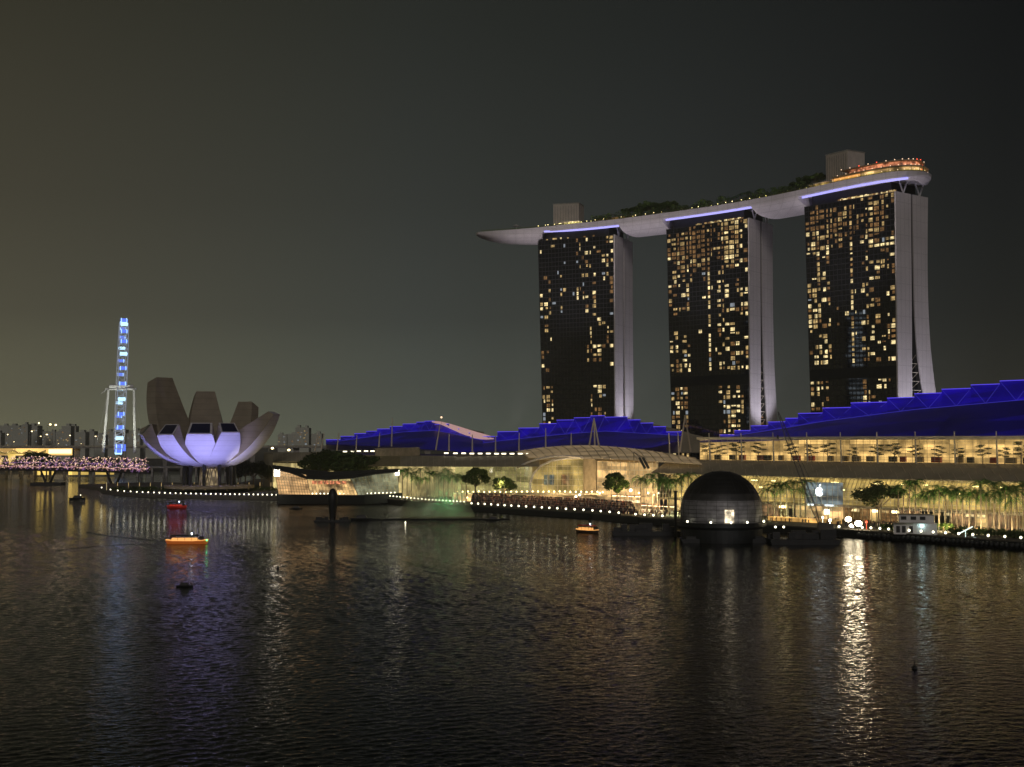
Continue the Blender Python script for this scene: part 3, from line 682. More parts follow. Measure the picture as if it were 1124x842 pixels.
# pinkish outer vault of the small roof
b = MB(); RO = lr.location.copy(); rows = []
for x, y, y2 in ((474, 462.6, 463.4), (484, 463.4, 466), (494, 465.8, 470.5), (504, 468.8, 475), (514, 472, 479), (524, 475, 482), (534, 477.8, 482.5), (542, 480.2, 482)):
    rows.append([MP(TT(x, 76), 76, ZZ(TT(x, 76), 76, y2)) - RO, MP(TT(x, 84), 84, ZZ(TT(x, 84), 84, y)) - RO])
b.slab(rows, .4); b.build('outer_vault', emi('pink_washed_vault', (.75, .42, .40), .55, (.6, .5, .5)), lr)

# ---- right building: shops, curved glass front, canopy, upper gallery
tE, tW = TT(1215, 0), TT(716, 0)
mall = empty('shopping_mall', MP((tE + tW) / 2, 0, 2.6), 'long shopping mall with grey canopy and gold lit upper gallery, right of the round dome', 'shopping mall'); MO = mall.location.copy()
class LB(MB):
    def build(s, name, m, parent=None, **k): return MB.build(s, name, m, parent, origin=None, **k) if parent is None else MB._off(s, name, m, parent, **k)
def _off(s, name, m, parent, **k):
    o = parent.location; s.v = [(p[0] - o[0], p[1] - o[1], p[2] - o[2]) for p in s.v]; return MB.build(s, name, m, parent, **k)
MB._off = _off
def piece(name, m, parent, fn, **k):
    b = MB(); fn(b); return b._off(name, M[m] if isinstance(m, str) else m, parent, **k)
def tr_(a, b_, n): return [a + (b_ - a) * i / n for i in range(n + 1)]
def f(b):
    b.slab([[MP(t, -1, 20.6), MP(t, 4, 23.0), MP(t, 9, 25.3), MP(t, 14, 26.6)] for t in tr_(tE, tW, 30)], .45)
piece('canopy_roof', 'roofgrey', mall, f)
def f(b):
    for t in tr_(tE, tW, 34):
        for a, c in (((-1.2, 21.2), (4, 23.6)), ((4, 23.6), (9, 25.9)), ((9, 25.9), (14, 27.2))): b.tube(MP(t, a[0], a[1]), MP(t + 5, c[0], c[1]), .11, n=4)
piece('canopy_seam', 'cream', mall, f)
_tb = tr_(tE, tW, 46); _r = random.Random(21)
for _a, _b in zip(_tb[:-1], _tb[1:]):
    if _r.random() < .6: piece('shop_light', _r.choice(['w_bright', 'w_mid', 'gold2', 'lampwarm']), mall, lambda b: b.hexa([MP(_a + .6, 9.7, 6.4), MP(_b - _r.random() * 2, 9.7, 6.4), MP(_b - 1, 9.99, 6.4), MP(_a + .6, 9.99, 6.4)], [MP(_a + .6, 9.7, 7.4), MP(_b - 1, 9.7, 7.4), MP(_b - 1, 9.99, 7.4), MP(_a + .6, 9.99, 7.4)]))
    piece('shop_front', _r.choice(['shopdim', 'shopdim', 'gold', 'w_dim', 'shopdim', 'tan', 'dark']), mall, lambda b: b.hexa([MP(_a, 10, 2.6), MP(_b, 10, 2.6), MP(_b, 22, 2.6), MP(_a, 22, 2.6)], [MP(_a, 10, 8), MP(_b, 10, 8), MP(_b, 22, 8), MP(_a, 22, 8)]))
piece('first_floor_slab', 'cream', mall, lambda b: b.hexa([MP(tE, 5, 8.02), MP(tW, 5, 8.02), MP(tW, 22, 8.02), MP(tE, 22, 8.02)], [MP(tE, 5, 9), MP(tW, 5, 9), MP(tW, 22, 9), MP(tE, 22, 9)]))
piece('interior', 'gold', mall, lambda b: b.hexa([MP(tE, 13, 9.02), MP(tW, 13, 9.02), MP(tW, 22, 9.02), MP(tE, 22, 9.02)], [MP(tE, 13, 25.4), MP(tW, 13, 25.4), MP(tW, 22, 25.4), MP(tE, 22, 25.4)]))
def curve(k_): a = k_ * pi / 2; return 12.6 - 8.0 * cos(a) ** .9 if False else 4.8 + 5.5 * (k_ ** 2), 9.0 + 12.8 * k_
def f(b): b.sheet([[MP(t, curve(k_ / 6)[0], curve(k_ / 6)[1]) for k_ in range(7)] for t in tr_(tE, tW, 40)])
piece('curved_glass', 'glassgreen', mall, f)
def f(b):
    for t in tr_(tE, tW, 110):
        pts_ = [MP(t, curve(k_ / 5)[0] - .06, curve(k_ / 5)[1]) for k_ in range(6)]; b.path(pts_, .15, 4)
    for k_ in range(1, 7):
        b.path([MP(t, curve(k_ / 7)[0] - .08, curve(k_ / 7)[1]) for t in tr_(tE, tW, 20)], .09, 4)
piece('glass_frame', 'cream', mall, f)
piece('mid_gallery_light', 'lampwarm', mall, lambda b: [b.box(MP(t, 12.6, 15.2 + (i % 3) * 3.1), (random.uniform(1, 4), .3, .35), ANG) for i, t in enumerate(tr_(tE, tW, 60)) if random.random() < .45])
# upper gallery
gw = 15.0
piece('gallery_floor', 'concrete', mall, lambda b: b.hexa([MP(tE, gw - .6, 26.7), MP(tW, gw - .6, 26.7), MP(tW, 34, 26.7), MP(tE, 34, 26.7)], [MP(tE, gw - .6, 27.2), MP(tW, gw - .6, 27.2), MP(tW, 34, 27.2), MP(tE, 34, 27.2)]))
piece('gallery_interior', emi('gallery_interior', (1, .60, .20), .95, var=.7, scale=.22, lo=.5), mall, lambda b: wallbox(b, tE, TT(768, 27), 27, 27.22, 36.9, 1))
piece('gallery_ceiling', 'cream', mall, lambda b: b.hexa([MP(tE, gw - 2.5, 37.0), MP(TT(768, gw), gw - 2.5, 37.0), MP(TT(768, gw), 28, 37.0), MP(tE, 28, 37.0)], [MP(tE, gw - 2.5, 38.3), MP(TT(768, gw), gw - 2.5, 38.3), MP(TT(768, gw), 28, 38.3), MP(tE, 28, 38.3)]))
def f(b):
    for t in tr_(tE, TT(768, gw), 60): b.tube(MP(t, gw + .05, 27.2), MP(t, gw + .05, 37), .09, n=4)
    for z in (28.4, 29.6, 31, 32.3, 33.6, 34.8, 36): b.tube(MP(tE, gw + .05, z), MP(TT(768, gw), gw + .05, z), .07, n=4)
piece('gallery_frame', 'cream', mall, f)
piece('gallery_glass', 'glass', mall, lambda b: b.sheet([[MP(tE, gw + .2, 27.2), MP(tE, gw + .2, 37)], [MP(TT(768, gw), gw + .2, 27.2), MP(TT(768, gw), gw + .2, 37)]]))
for px in (735, 745, 779, 814, 849, 886, 923, 963, 1005, 1048, 1094, 1140):
    w_ = gw - 1.6; t = TT(px, w_)
    b = MB(); b.tube(MP(t, w_, 26.8), MP(t, w_ - .6, 40.2), .42, .26, n=7); b._off('mast', M['cream'], mall)
# gallery counters and shelves seen through the glass
for i in range(26):
    t = tE + (TT(775, 22) - tE) * (i + random.random() * .6) / 26; b = MB(); b.box(MP(t, 24.5, 28.6), (random.uniform(2.5, 5), 1.2, 2.4), ANG); b._off('kiosk', M[random.choice(['red', 'tan', 'dark'])], mall)
# trees inside the upper gallery
gt = empty('terrace_tree', (0, 0, 0), 'spreading layered tree behind the glass of the gold lit upper gallery', 'tree', 'trees in the upper gallery of the mall')
b = MB(); b.tube((0, 0, 0), (0, 0, 4), .22, .15); [b.tube((0, 0, 2.2 + .6 * i), (2.2 * cos(i * 2.1), 2.2 * sin(i * 2.1), 3.4 + .7 * i), .09, .05, n=4) for i in range(6)]; b.build('trunk', M['trunk'], gt)
b = MB()
for i in range(7): leaf_cloud(b, (2.1 * cos(i * 2.1), 2.1 * sin(i * 2.1), 3.6 + .65 * i), 1.7, 75, .38, .18)
b.build('crown', M['leaf'], gt); keep(gt); first = True
for px in (776, 790, 808, 832, 868, 890, 908, 936, 962, 981, 1004, 1030, 1052, 1078, 1102, 1120):
    w_ = random.uniform(17.5, 22); p = MP(TT(px, w_), w_, 27.22)
    if first: gt.location = p; first = False
    else: copy_tree(gt, p, random.uniform(0, 6), random.uniform(.75, 1.15))
# tall colonnade in front of the mall's lower floor behind the palms
def f(b):
    for t in tr_(TT(1180, 3), TT(846, 3), 62): b.tube(MP(t, 3.5, 2.6), MP(t, 3.5, 8.6), .16, n=5)
piece('colonnade', 'cream', mall, f)
piece('bay_wall', 'tan', mall, lambda b: b.hexa([MP(tE, 22.1, 2.6), MP(tW, 22.1, 2.6), MP(tW, 45, 2.6), MP(tE, 45, 2.6)], [MP(tE, 22.1, 26), MP(tW, 22.1, 26), MP(tW, 45, 26), MP(tE, 45, 26)]))
# glass-cube shop with a glowing apple emblem
sx0, sx1 = TT(919, 1), TT(884, 1)
shop = empty('glass_shop', MP((sx0 + sx1) / 2, 1, 2.6), 'bluish glass shop front with a glowing white apple emblem, under the mall canopy', 'shop front')
glow = emi('cool_shop_interior', (.55, .72, .80), .30, var=.5, scale=.2)
piece('interior', glow, shop, lambda b: b.hexa([MP(sx0, 1, 9.4), MP(sx1, 1, 9.4), MP(sx1, 4.4, 9.4), MP(sx0, 4.4, 9.4)], [MP(sx0, 1, 18.6), MP(sx1, 1, 18.6), MP(sx1, 4.4, 18.6), MP(sx0, 4.4, 18.6)]))
piece('ground_floor', 'gold2', shop, lambda b: b.hexa([MP(sx0, 1, 2.62), MP(sx1, 1, 2.62), MP(sx1, 4.4, 2.62), MP(sx0, 4.4, 2.62)], [MP(sx0, 1, 8.4), MP(sx1, 1, 8.4), MP(sx1, 4.4, 8.4), MP(sx0, 4.4, 8.4)]))
piece('floor_slab', 'white', shop, lambda b: b.hexa([MP(sx0, .4, 8.4), MP(sx1, .4, 8.4), MP(sx1, 4.4, 8.4), MP(sx0, 4.4, 8.4)], [MP(sx0, .4, 9.3), MP(sx1, .4, 9.3), MP(sx1, 4.4, 9.3), MP(sx0, 4.4, 9.3)]))
piece('frame', 'cream', shop, lambda b: [b.tube(MP(t, .9, 2.7), MP(t, .9, 18.6), .12, n=4) for t in tr_(sx0, sx1, 6)] + [b.tube(MP(sx0, .9, z), MP(sx1, .9, z), .12, n=4) for z in (12.5, 15.5, 18.6)])
def apple(b, c, r, th):
    out = []
    for i in range(40):
        a = 2 * pi * i / 40; rr = 1.0 - .12 * max(0, cos(2 * (a - pi / 2))) ** 6 * (1.6 if sin(a) > 0 else .8)
        x, y = rr * cos(a) * 1.0, rr * sin(a) * 1.05
        dx, dy = x - 1.25, y - .1
        dd = sqrt(dx * dx + dy * dy)
        if dd < .55: x, y = 1.25 + dx / dd * .55, .1 + dy / dd * .55
        out.append((x * r, y * r))
    def Q(x, y, o): return MP(c[0], c[1], c[2]) - UL * x + WL * o + Vector((0, 0, y))
    b.hexa([Q(x, y, 0) for x, y in out], [Q(x, y, -th) for x, y in out])
    lf = [(.0, 1.15), (.1, 1.5), (.42, 1.75), (.38, 1.4), (.15, 1.18)]
    b.hexa([Q(x * r, y * r, 0) for x, y in lf], [Q(x * r, y * r, -th) for x, y in lf])
em = emi('emblem_white', (.85, .95, 1), 3.2)
b = MB(); apple(b, (TT(898.5, .6), .6, 14.6), 1.9, .25); b._off('apple_emblem', em, shop)
piece('white_fascia_light', emi('fascia_light', (.8, .92, 1), 1.6), shop, lambda b: [b.box(MP(TT(889, .2), .2, 9.0), (3, .2, .6), ANG), b.box(MP(TT(909, .2), .2, 9.0), (4.5, .2, .6), ANG)])
piece('entrance_light', 'lampw', shop, lambda b: b.box(MP(TT(906, .2), .4, 6.2), (2.6, .3, 2.2), ANG))

# ---- middle building: ribbed vault, big glass arch
tM0, tM1 = TT(716, 0), TT(500, 0)
mid = empty('atrium_hall', MP((tM0 + tM1) / 2, 0, 2.6), 'glowing glass entrance hall with a big arched window and ribbed vault, behind the crowd', 'hall')
def vz(px):   # ridge height of the vault roof along the front, in picture rows
    return lerpf([(560, 500), (575, 497), (600, 492.5), (630, 490.5), (670, 493), (700, 498), (722, 503)])(px)
def vault(b, x0, x1, crest, eave, wa, wb, ribs, off=0):
    for i in range(ribs):
        x = x0 + (x1 - x0) * i / (ribs - 1)
        pa = MP(TT(x, wb), wb, ZZ(TT(x, wb), wb, crest(x))); x2 = x + 14; pb = MP(TT(x2, wa), wa, ZZ(TT(x2, wa), wa, eave(x2)))
        pm = (pa + pb) / 2 + Vector((0, 0, 1.2)); b.tube(pa + Vector((0, 0, off)), pm + Vector((0, 0, off)), .22, n=5); b.tube(pm + Vector((0, 0, off)), pb + Vector((0, 0, off)), .22, n=5)
crest = lerpf([(560, 497), (590, 492), (620, 489.5), (650, 489), (690, 492), (720, 496), (740, 499.5), (770, 505)]); eave = lerpf([(574, 503), (600, 502), (690, 505), (720, 507), (790, 511)])
rows = []
for i in range(25):
    x = 566 + (756 - 566) * i / 24; x2 = x + 14; wa, wb = 3, 34
    pa = MP(TT(x, wb), wb, ZZ(TT(x, wb), wb, crest(x))); pb = MP(TT(x2, wa), wa, ZZ(TT(x2, wa), wa, eave(x2))); rows.append([pb, (pa + pb) / 2 + Vector((0, 0, 1.0)), pa])
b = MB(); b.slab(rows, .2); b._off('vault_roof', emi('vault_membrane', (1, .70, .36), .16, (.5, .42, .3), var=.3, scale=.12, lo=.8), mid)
b = MB(); vault(b, 566, 756, crest, eave, 3, 34, 20, .4); b._off('vault_rib', M['cream'], mid)
# eave canopies left of the arch and far left
def canopy(parent, x0, x1, ye0, ye1, yt0, yt1, wa=-1, wb=13, m='roofgrey', seams=10):
    b = MB(); rows = []
    for i in range(13):
        f_ = i / 12; x = x0 + (x1 - x0) * f_; t = TT(x, wa); tb = TT(x, wb); za = ZZ(t, wa, ye0 + (ye1 - ye0) * f_); zb = ZZ(tb, wb, yt0 + (yt1 - yt0) * f_)
        pa, pb = MP(t, wa, za), MP(tb, wb, zb); rows.append([pa, (pa + pb) / 2 + Vector((0, 0, .5)), pb])
    b.slab(rows, .4); b._off('canopy_roof', M[m], parent)
    b = MB()
    for i in range(seams + 1):
        f_ = i / seams; k_ = min(11, int(f_ * 12)); r0, r1 = rows[k_], rows[k_ + 1]; g_ = f_ * 12 - k_
        b.path([r0[j].lerp(r1[j], g_) + Vector((0, 0, .5)) for j in range(3)], .1, 4)
    b._off('canopy_seam', M['cream'], parent)
canopy(mid, 498, 592, 512.5, 512.5, 502.5, 500.5)
# arched glass wall: a half ellipse on the left, running into a flat glazed box on the right
def W3(x, y, w_=0): t = TT(x, w_); return MP(t, w_, ZZ(t, w_, y))
glo = emi('atrium_glow', (1, .66, .25), .52, var=.7, scale=.16, lo=.5)
b = MB(); wallp = [(582, 555), (582, 530), (586, 519), (594, 511), (606, 505.5), (622, 503), (640, 502.5), (640, 555)]
b.hexa([W3(x, y, 9) for x, y in wallp], [W3(x, y, 9.6) for x, y in wallp]); b._off('interior', glo, mid)
b = MB()
for i in range(len(wallp) - 2): b.tube(W3(*wallp[i], 2), W3(*wallp[i + 1], 2), .6, n=6)
arc2 = [(568, 513), (578, 508), (590, 504), (604, 501.5), (620, 500.5), (638, 502)]
for i in range(len(arc2) - 1): b.tube(W3(*arc2[i], 1), W3(*arc2[i + 1], 1), .6, n=6)
b._off('arch_frame', M['white'], mid)
def f(b):
    ay = lerpf([(582, 530), (586, 519), (594, 511), (606, 505.5), (622, 503), (640, 502.5)])
    for i in range(11): x = 584 + i * 5.6; b.tube(W3(x, 555, 2.2), W3(x, ay(x), 2.2), .13, n=4)
    for y in (546, 540, 533, 526, 519, 512, 507):
        xs_ = [x for x in range(583, 641) if ay(x) <= y]
        if xs_: b.tube(W3(xs_[0], y, 2.2), W3(640, y, 2.2), .11, n=4)
piece('glass_frame', 'cream', mid, f)
piece('arch_glass', 'glassgreen', mid, lambda b: b.face([W3(x, y, 2.6) for x, y in wallp]))
for x, c in ((597, (.25, .30, .32)), (603, (.10, .18, .28)), (616, (.45, .16, .08)), (620, (.5, .3, .2))):
    piece('poster', emi('poster_%d' % x, c, .7, var=.5, scale=.6), mid, lambda b: b.hexa([W3(x, 532, 6), W3(x + 5, 532, 6), W3(x + 5, 532, 6.3), W3(x, 532, 6.3)], [W3(x, 521, 6), W3(x + 5, 521, 6), W3(x + 5, 521, 6.3), W3(x, 521, 6.3)]))
piece('side_pier', 'tan', mid, lambda b: b.hexa([W3(641, 555, 0), W3(654, 555, 0), W3(654, 555, 10), W3(641, 555, 10)], [W3(641, 504, 0), W3(654, 504, 0), W3(654, 504, 10), W3(641, 504, 10)]))
piece('right_interior', emi('right_glow', (1, .62, .24), .80, var=.7, scale=.2, lo=.55), mid, lambda b: b.hexa([W3(655, 556, 8), W3(722, 560, 8), W3(722, 560, 9), W3(655, 556, 9)], [W3(655, 506, 8), W3(722, 509, 8), W3(722, 509, 9), W3(655, 506, 9)]))
def f(b):
    for i in range(14): x = 656 + i * 5; b.tube(W3(x, 558, 1.5), W3(x, 506, 1.5), .17, n=4)
    for y in (507, 515, 524, 534, 543): b.tube(W3(655, y, 1.5), W3(722, y + 1.5, 1.5), .17, n=4)
piece('right_glass_frame', 'cream', mid, f)
piece('left_interior', emi('left_glow', (.9, .74, .34), .55, var=.5, scale=.15, lo=.5), mid, lambda b: b.hexa([W3(500, 544, 8), W3(584, 544, 8), W3(584, 544, 9), W3(500, 544, 9)], [W3(500, 512, 8), W3(584, 506, 8), W3(584, 506, 9), W3(500, 512, 9)]))
def f(b):
    for i in range(20): x = 500 + i * 4.2; b.tube(W3(x, 545, 2), W3(x, 512, 2), .12, n=4)
    for y in (515, 521, 527, 533, 539): b.tube(W3(500, y, 2), W3(582, y, 2), .10, n=4)
piece('left_glass_frame', 'cream', mid, f)
piece('left_glass', 'glassgreen', mid, lambda b: b.face([W3(500, 544, 2.3), W3(581, 544, 2.3), W3(581, 511, 2.3), W3(500, 513, 2.3)]))
piece('ground_floor', 'gold2', mid, lambda b: b.hexa([W3(498, 556, -4), W3(724, 562, -4), W3(724, 562, 1), W3(498, 556, 1)], [W3(498, 542, -4), W3(724, 546, -4), W3(724, 546, 1), W3(498, 542, 1)]))
piece('terrace_slab', 'cream', mid, lambda b: b.hexa([W3(498, 541.9, -6), W3(660, 543.5, -6), W3(660, 543.5, 1), W3(498, 541.9, 1)], [W3(498, 540, -6), W3(660, 541.6, -6), W3(660, 541.6, 1), W3(498, 540, 1)]))
for i in range(28): 
    x = 502 + i * 5.9; b = MB(); b.ball(W3(x, 539.6 + random.uniform(-.5, .5), -5), .42, 6, 4); b._off('globe_light', M['lampwarm'], mid)
piece('back_block', 'tan', mid, lambda b: b.hexa([W3(498, 545, 12), W3(722, 552, 12), W3(722, 552, 30), W3(498, 545, 30)], [W3(498, 503, 12), W3(722, 506, 12), W3(722, 501, 30), W3(498, 500, 30)]))

for px, y, r_ in ((692, 538, .8), (632, 545, .7), (636, 543, .6), (604, 546, .4), (658, 541, .5), (701, 541, .45), (711, 541, .5), (717, 543, .45), (566, 545, .4), (529, 545, .5), (513, 546, .4), (722, 541, .5)):
    b = MB(); b.ball(W3(px, y, -6.5), r_, 8, 5); b._off('bright_lamp', M['lampw'] if r_ > .45 else M['lampwarm'], mid)
# ---- left building with canopies, tan box
left = empty('waterfront_mall', W3(400, 540, 10), 'low far end of the mall with a tan roof box, behind the glass pavilion', 'shopping mall')
canopy(left, 300, 352, 507, 507, 498, 496.5, wa=20, wb=34)
canopy(left, 440, 500, 512, 512.5, 501.5, 501.5, wa=-1, wb=13)
b = MB(); rows = []
for i in range(10):
    x = 352 + (470 - 352) * i / 9; rows.append([W3(x, 512, 4), W3(x - 4, 505, 12), W3(x - 8, 500, 24)])
b.slab(rows, .3); b._off('ribbed_roof', mat('olive_roof', (.28, .24, .13), .6, var=.12), left)
piece('roof_box', 'tan', left, lambda b: b.hexa([W3(412, 501, 22), W3(461, 500, 22), W3(461, 500, 34), W3(412, 501, 34)], [W3(412, 492, 22), W3(461, 491, 22), W3(461, 491, 34), W3(412, 492, 34)]))
piece('interior', emi('olive_glow', (.95, .74, .30), .62, var=.5, scale=.12), left, lambda b: b.hexa([W3(300, 545, 14), W3(500, 545, 9), W3(500, 545, 10), W3(300, 545, 16)], [W3(300, 508, 14), W3(500, 512, 9), W3(500, 512, 10), W3(300, 508, 16)]))
piece('back_block', 'roofgrey', left, lambda b: b.hexa([W3(290, 540, 36), W3(500, 540, 30), W3(500, 540, 60), W3(290, 540, 60)], [W3(290, 498, 36), W3(500, 501, 30), W3(500, 499, 60), W3(290, 496, 60)]))
piece('facade_frame', 'cream', left, lambda b: [b.tube(W3(300 + i * 6.2, 542, 8), W3(300 + i * 6.2, 511, 8), .14, n=4) for i in range(33)])
# roof floodlights in a row at the foot of the blue roofs
fl = empty('roof_floodlight', (0, 0, 0), 'bright slanted floodlight in the row on the mall roof below the blue halls', 'floodlight', 'row of floodlights on the mall roof')
b = MB(); b.tube((0, 0, -1.2), (0, 0, 0), .1); b.build('bracket', M['dark'], fl); b = MB(); b.box((0, 0, .5), (2.4, .9, .7), .5); b.build('lamp_head', emi('roof_flood_lens', (1, .88, .62), 3.2), fl); keep(fl); first = True
for x, y in [(372, 497), (379, 496.5), (387, 496.5), (394, 496), (402, 496), (409, 496)] + [(490, 498.3), (500, 498.5), (509, 498.5), (518, 498.8), (527, 498.8), (536, 498.8), (545, 499), (553, 499), (562, 499), (571, 499), (580, 499.2)] + [(597, 500), (606, 499.7), (624, 499.5), (637, 501)]:
    p = W3(x, y, 15)
    if first: fl.location = p; first = False
    else: copy_tree(fl, p, label='bright slanted floodlight in the row on the mall roof below the blue halls')
# masts and A-frames on the halls
def mast(px, yt, yb, w_, lean=0, label='', r=.55):
    p0 = W3(px, yb, w_); p1 = W3(px + lean, yt, w_); b = MB(); b.tube(p0 - p0, p1 - p0, r, r * .45, n=7); o = b.build('roof_mast', M['cream']); o.location = p0; return tag(o, label, 'mast', 'slim white masts on the mall roof')
ML = 'slim white mast rising from the mall roof in front of the blue halls'
for px, yt, yb, ln in ((346, 476, 495, 3), (353, 475, 493, 3), (370, 475, 495, 2), (391, 477, 494, 1), (416, 475, 491, 1), (430, 459, 490, .6), (478.5, 466, 494, 4.5), (493, 476, 495, 0), (518.5, 477, 497, 0), (544, 478, 498, 0), (569.5, 475, 497, .5), (599, 470, 492, 0), (627, 475, 489, 0)):
    mast(px, yt, yb, 38, ln, ML)
for px, yt, yb, sp_, lab in ((652, 459, 489, 7, 'white A-frame mast before the peak of the middle blue roof'), (752, 456, 496, 8, 'white A-frame mast between the middle and the right blue roofs')):
    o = empty('frame_mast', W3(px, yb, 36), lab, 'mast'); P0 = W3(px, yt, 36)
    for s_ in (-.75, 0.12 if sp_ == 7 else .75, .75):
        b = MB(); b.tube(W3(px + s_ * sp_, yb, 36), P0, .55, .35, n=7); b._off('leg', M['cream'], o)
b = MB(); p = W3(484.5, 459, 60); b.tube((0, 0, -4), (0, 0, 0), .1); o = b.build('beacon', M['cream']); o.location = p; tag(o, 'small mast with a lit tip on the ridge of the left blue roof', 'beacon'); b = MB(); b.ball((0, 0, .5), .7, 6, 4); b.build('lamp', M['peach'], o)

# ================================================================ LOTUS-SHAPED MUSEUM
MC = at(230, 520, 930); MC.z = 0; mus = empty('lotus_museum', (MC.x, MC.y, 2.6), 'white lotus-shaped museum with upturned petals, front ones washed blue-violet, left of the bay', 'museum')
def petal(phi, R, zt, wid, z0=18.0, r0=4, th0=1.5, th1=9, tilt=.0, wb=7, cutz=5, skyl=True, amax=1.25, name='petal', wm=1.3, thm=None):
    d = Vector((cos(phi), sin(phi), 0)); s_ = Vector((-sin(phi), cos(phi), 0)); rings = []; N = 18; K = 7
    den = 1 - cos(amax)
    for i in range(N + 1):
        f_ = i / N; a = amax * f_; r = r0 + (R - r0) * sin(a) / sin(amax); z = z0 + (zt - z0) * (1 - cos(a)) / den
        # outward normal of the profile
        dr = (R - r0) * cos(a) / sin(amax); dz = (zt - z0) * sin(a) / den; L = sqrt(dr * dr + dz * dz); nr, nz = dz / L, -dr / L
        wd = wb * (1 - f_) ** 2 + 2 * f_ * (1 - f_) * (wid * wm * 1.35) + wid * f_ ** 2; th = th0 + (th1 - th0) * f_ ** .9 if thm is None else th0 * (1 - f_) ** 2 + 2 * f_ * (1 - f_) * thm * 1.5 + th1 * f_ ** 2
        cutf = 0
        po = []
        for k_ in range(K + 1):
            u_ = -1 + 2 * k_ / K; bul = 1.8 * (1 - u_ * u_) * (wd / 20) * (1 - f_ ** 3)
            po.append(d * (r + nr * bul) + s_ * (u_ * wd / 2) + Vector((0, 0, z + nz * bul)))
        lift = cutz * max(0, (f_ - .75) / .25) ** 1
        pi_ = [d * (r - nr * th) + s_ * (u_ * wd / 2 * .86) + Vector((0, 0, z - nz * th + lift)) for u_ in (1, .33, -.33, -1)]
        rings.append(po + pi_)
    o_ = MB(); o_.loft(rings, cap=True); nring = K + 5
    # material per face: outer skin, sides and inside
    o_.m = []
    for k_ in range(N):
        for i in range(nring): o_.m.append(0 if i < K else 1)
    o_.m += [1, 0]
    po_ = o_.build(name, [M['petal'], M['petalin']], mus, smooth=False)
    if skyl:
        R_ = rings[-1]; a0, a1, b1, b0 = R_[0], R_[K], R_[K + 1], R_[K + 4]
        c = (a0 + a1 + b0 + b1) / 4; nn = (a1 - a0).cross(b0 - a0).normalized()
        if nn.dot(d) < 0 and nn.z < 0: nn = -nn
        if nn.z < 0 and abs(nn.z) > abs(nn.dot(d)): nn = -nn
        q = [c + (p - c) * .82 for p in (a0, a1, b1, b0)]
        g_ = MB(); g_.hexa([p + nn * .05 for p in q], [p + nn * .25 for p in q]); g_.build('skylight', mat('skylight_glass', (.01, .012, .05), .15, var=0), po_)
    return po_
D = radians
petal(D(143), 57, 75, 16, z0=17, wm=2.5, amax=1.08, wb=9, th1=9, cutz=1, skyl=False)
petal(D(107), 48, 66, 15, z0=17, wm=2.1, amax=1.1, wb=9, th1=8, cutz=1, skyl=False)
petal(D(68), 50, 58, 13, z0=17, wm=1.9, amax=1.0, wb=9, th1=8, cutz=1, skyl=False)
petal(D(352), 47, 52, 14, z0=17, amax=.95, wb=10, th1=4.5, cutz=0, wm=2.4, thm=16, skyl=False)
petal(D(172), 47, 42, 14, z0=17, amax=1.3, wb=9, th1=7, cutz=1, skyl=False)
petal(D(205), 46, 38, 13, z0=17, amax=1.2, wb=8, th1=7, cutz=4)
petal(D(238), 41, 38, 14.5, z0=17, amax=1.2, wb=8, th1=7, cutz=4)
petal(D(271), 34, 38.5, 16.5, z0=17, amax=1.2, wb=8, th1=7, cutz=5)
petal(D(304), 36, 39.5, 13, z0=17, amax=1.2, wb=8, th1=7, cutz=4, wm=1.5)
# bowl under the petals
b = MB(); rg = []
for r, z in ((1, 16.4), (8, 16.6), (15, 18.6), (20, 22), (20, 24), (1, 24)): rg.append([Vector((r * cos(i * pi / 14), r * sin(i * pi / 14), z)) for i in range(28)])
b.loft(rg); b.build('bowl', M['petal'], mus, smooth=False)
b = MB()
for i in range(14):
    a = i * 2 * pi / 14; a2 = a + pi / 7; b.tube((7 * cos(a), 7 * sin(a), 4), (6 * cos(a2), 6 * sin(a2), 17), .35, n=5); b.tube((7 * cos(a2), 7 * sin(a2), 4), (6 * cos(a), 6 * sin(a), 17), .35, n=5)
b.build('lattice_core', M['cream'], mus)
for i in range(10):
    a = D(18 + 36 * i); b = MB(); b.tube((17 * cos(a), 17 * sin(a), 2.4), (16 * cos(a), 16 * sin(a), 20), 1.0, 1.5, n=8); b.build('column', M['dark'], mus)
b = MB(); b.loft([[Vector((r * cos(i * pi / 16), r * sin(i * pi / 16), z)) for i in range(32)] for r, z in ((30, 2.2), (30, 4.0))]); b.build('plinth', M['tan'], mus)
b = MB(); b.loft([[Vector((5.5 * cos(i * pi / 8), 5.5 * sin(i * pi / 8), z)) for i in range(16)] for z in (4.0, 15)]); b.build('lobby_glass', emi('lobby_glow', (1, .75, .4), .30, var=.5, scale=.3), mus)
for i, (ph, pw) in enumerate(((238, 1.0), (254, 1), (272, 1.15), (290, 1), (304, .9), (215, .8))):
    a = D(ph); src = Vector((MC.x + 66 * cos(a), MC.y + 66 * sin(a), 4.5)); spot('petal_uplight', src, Vector((MC.x + 30 * cos(a), MC.y + 30 * sin(a), 36)), 42000 * pw, 60, (.40, .38, 1), .8, .7)
spot('base_uplight', Vector((MC.x - 4, MC.y - 24, 5)), Vector((MC.x - 3, MC.y - 5, 18)), 2600, 80, (1, .72, .4), .6)
spot('base_uplight', Vector((MC.x + 24, MC.y - 36, 5)), Vector((MC.x + 30, MC.y - 2, 32)), 22000, 60, (.9, .82, .95), .8)
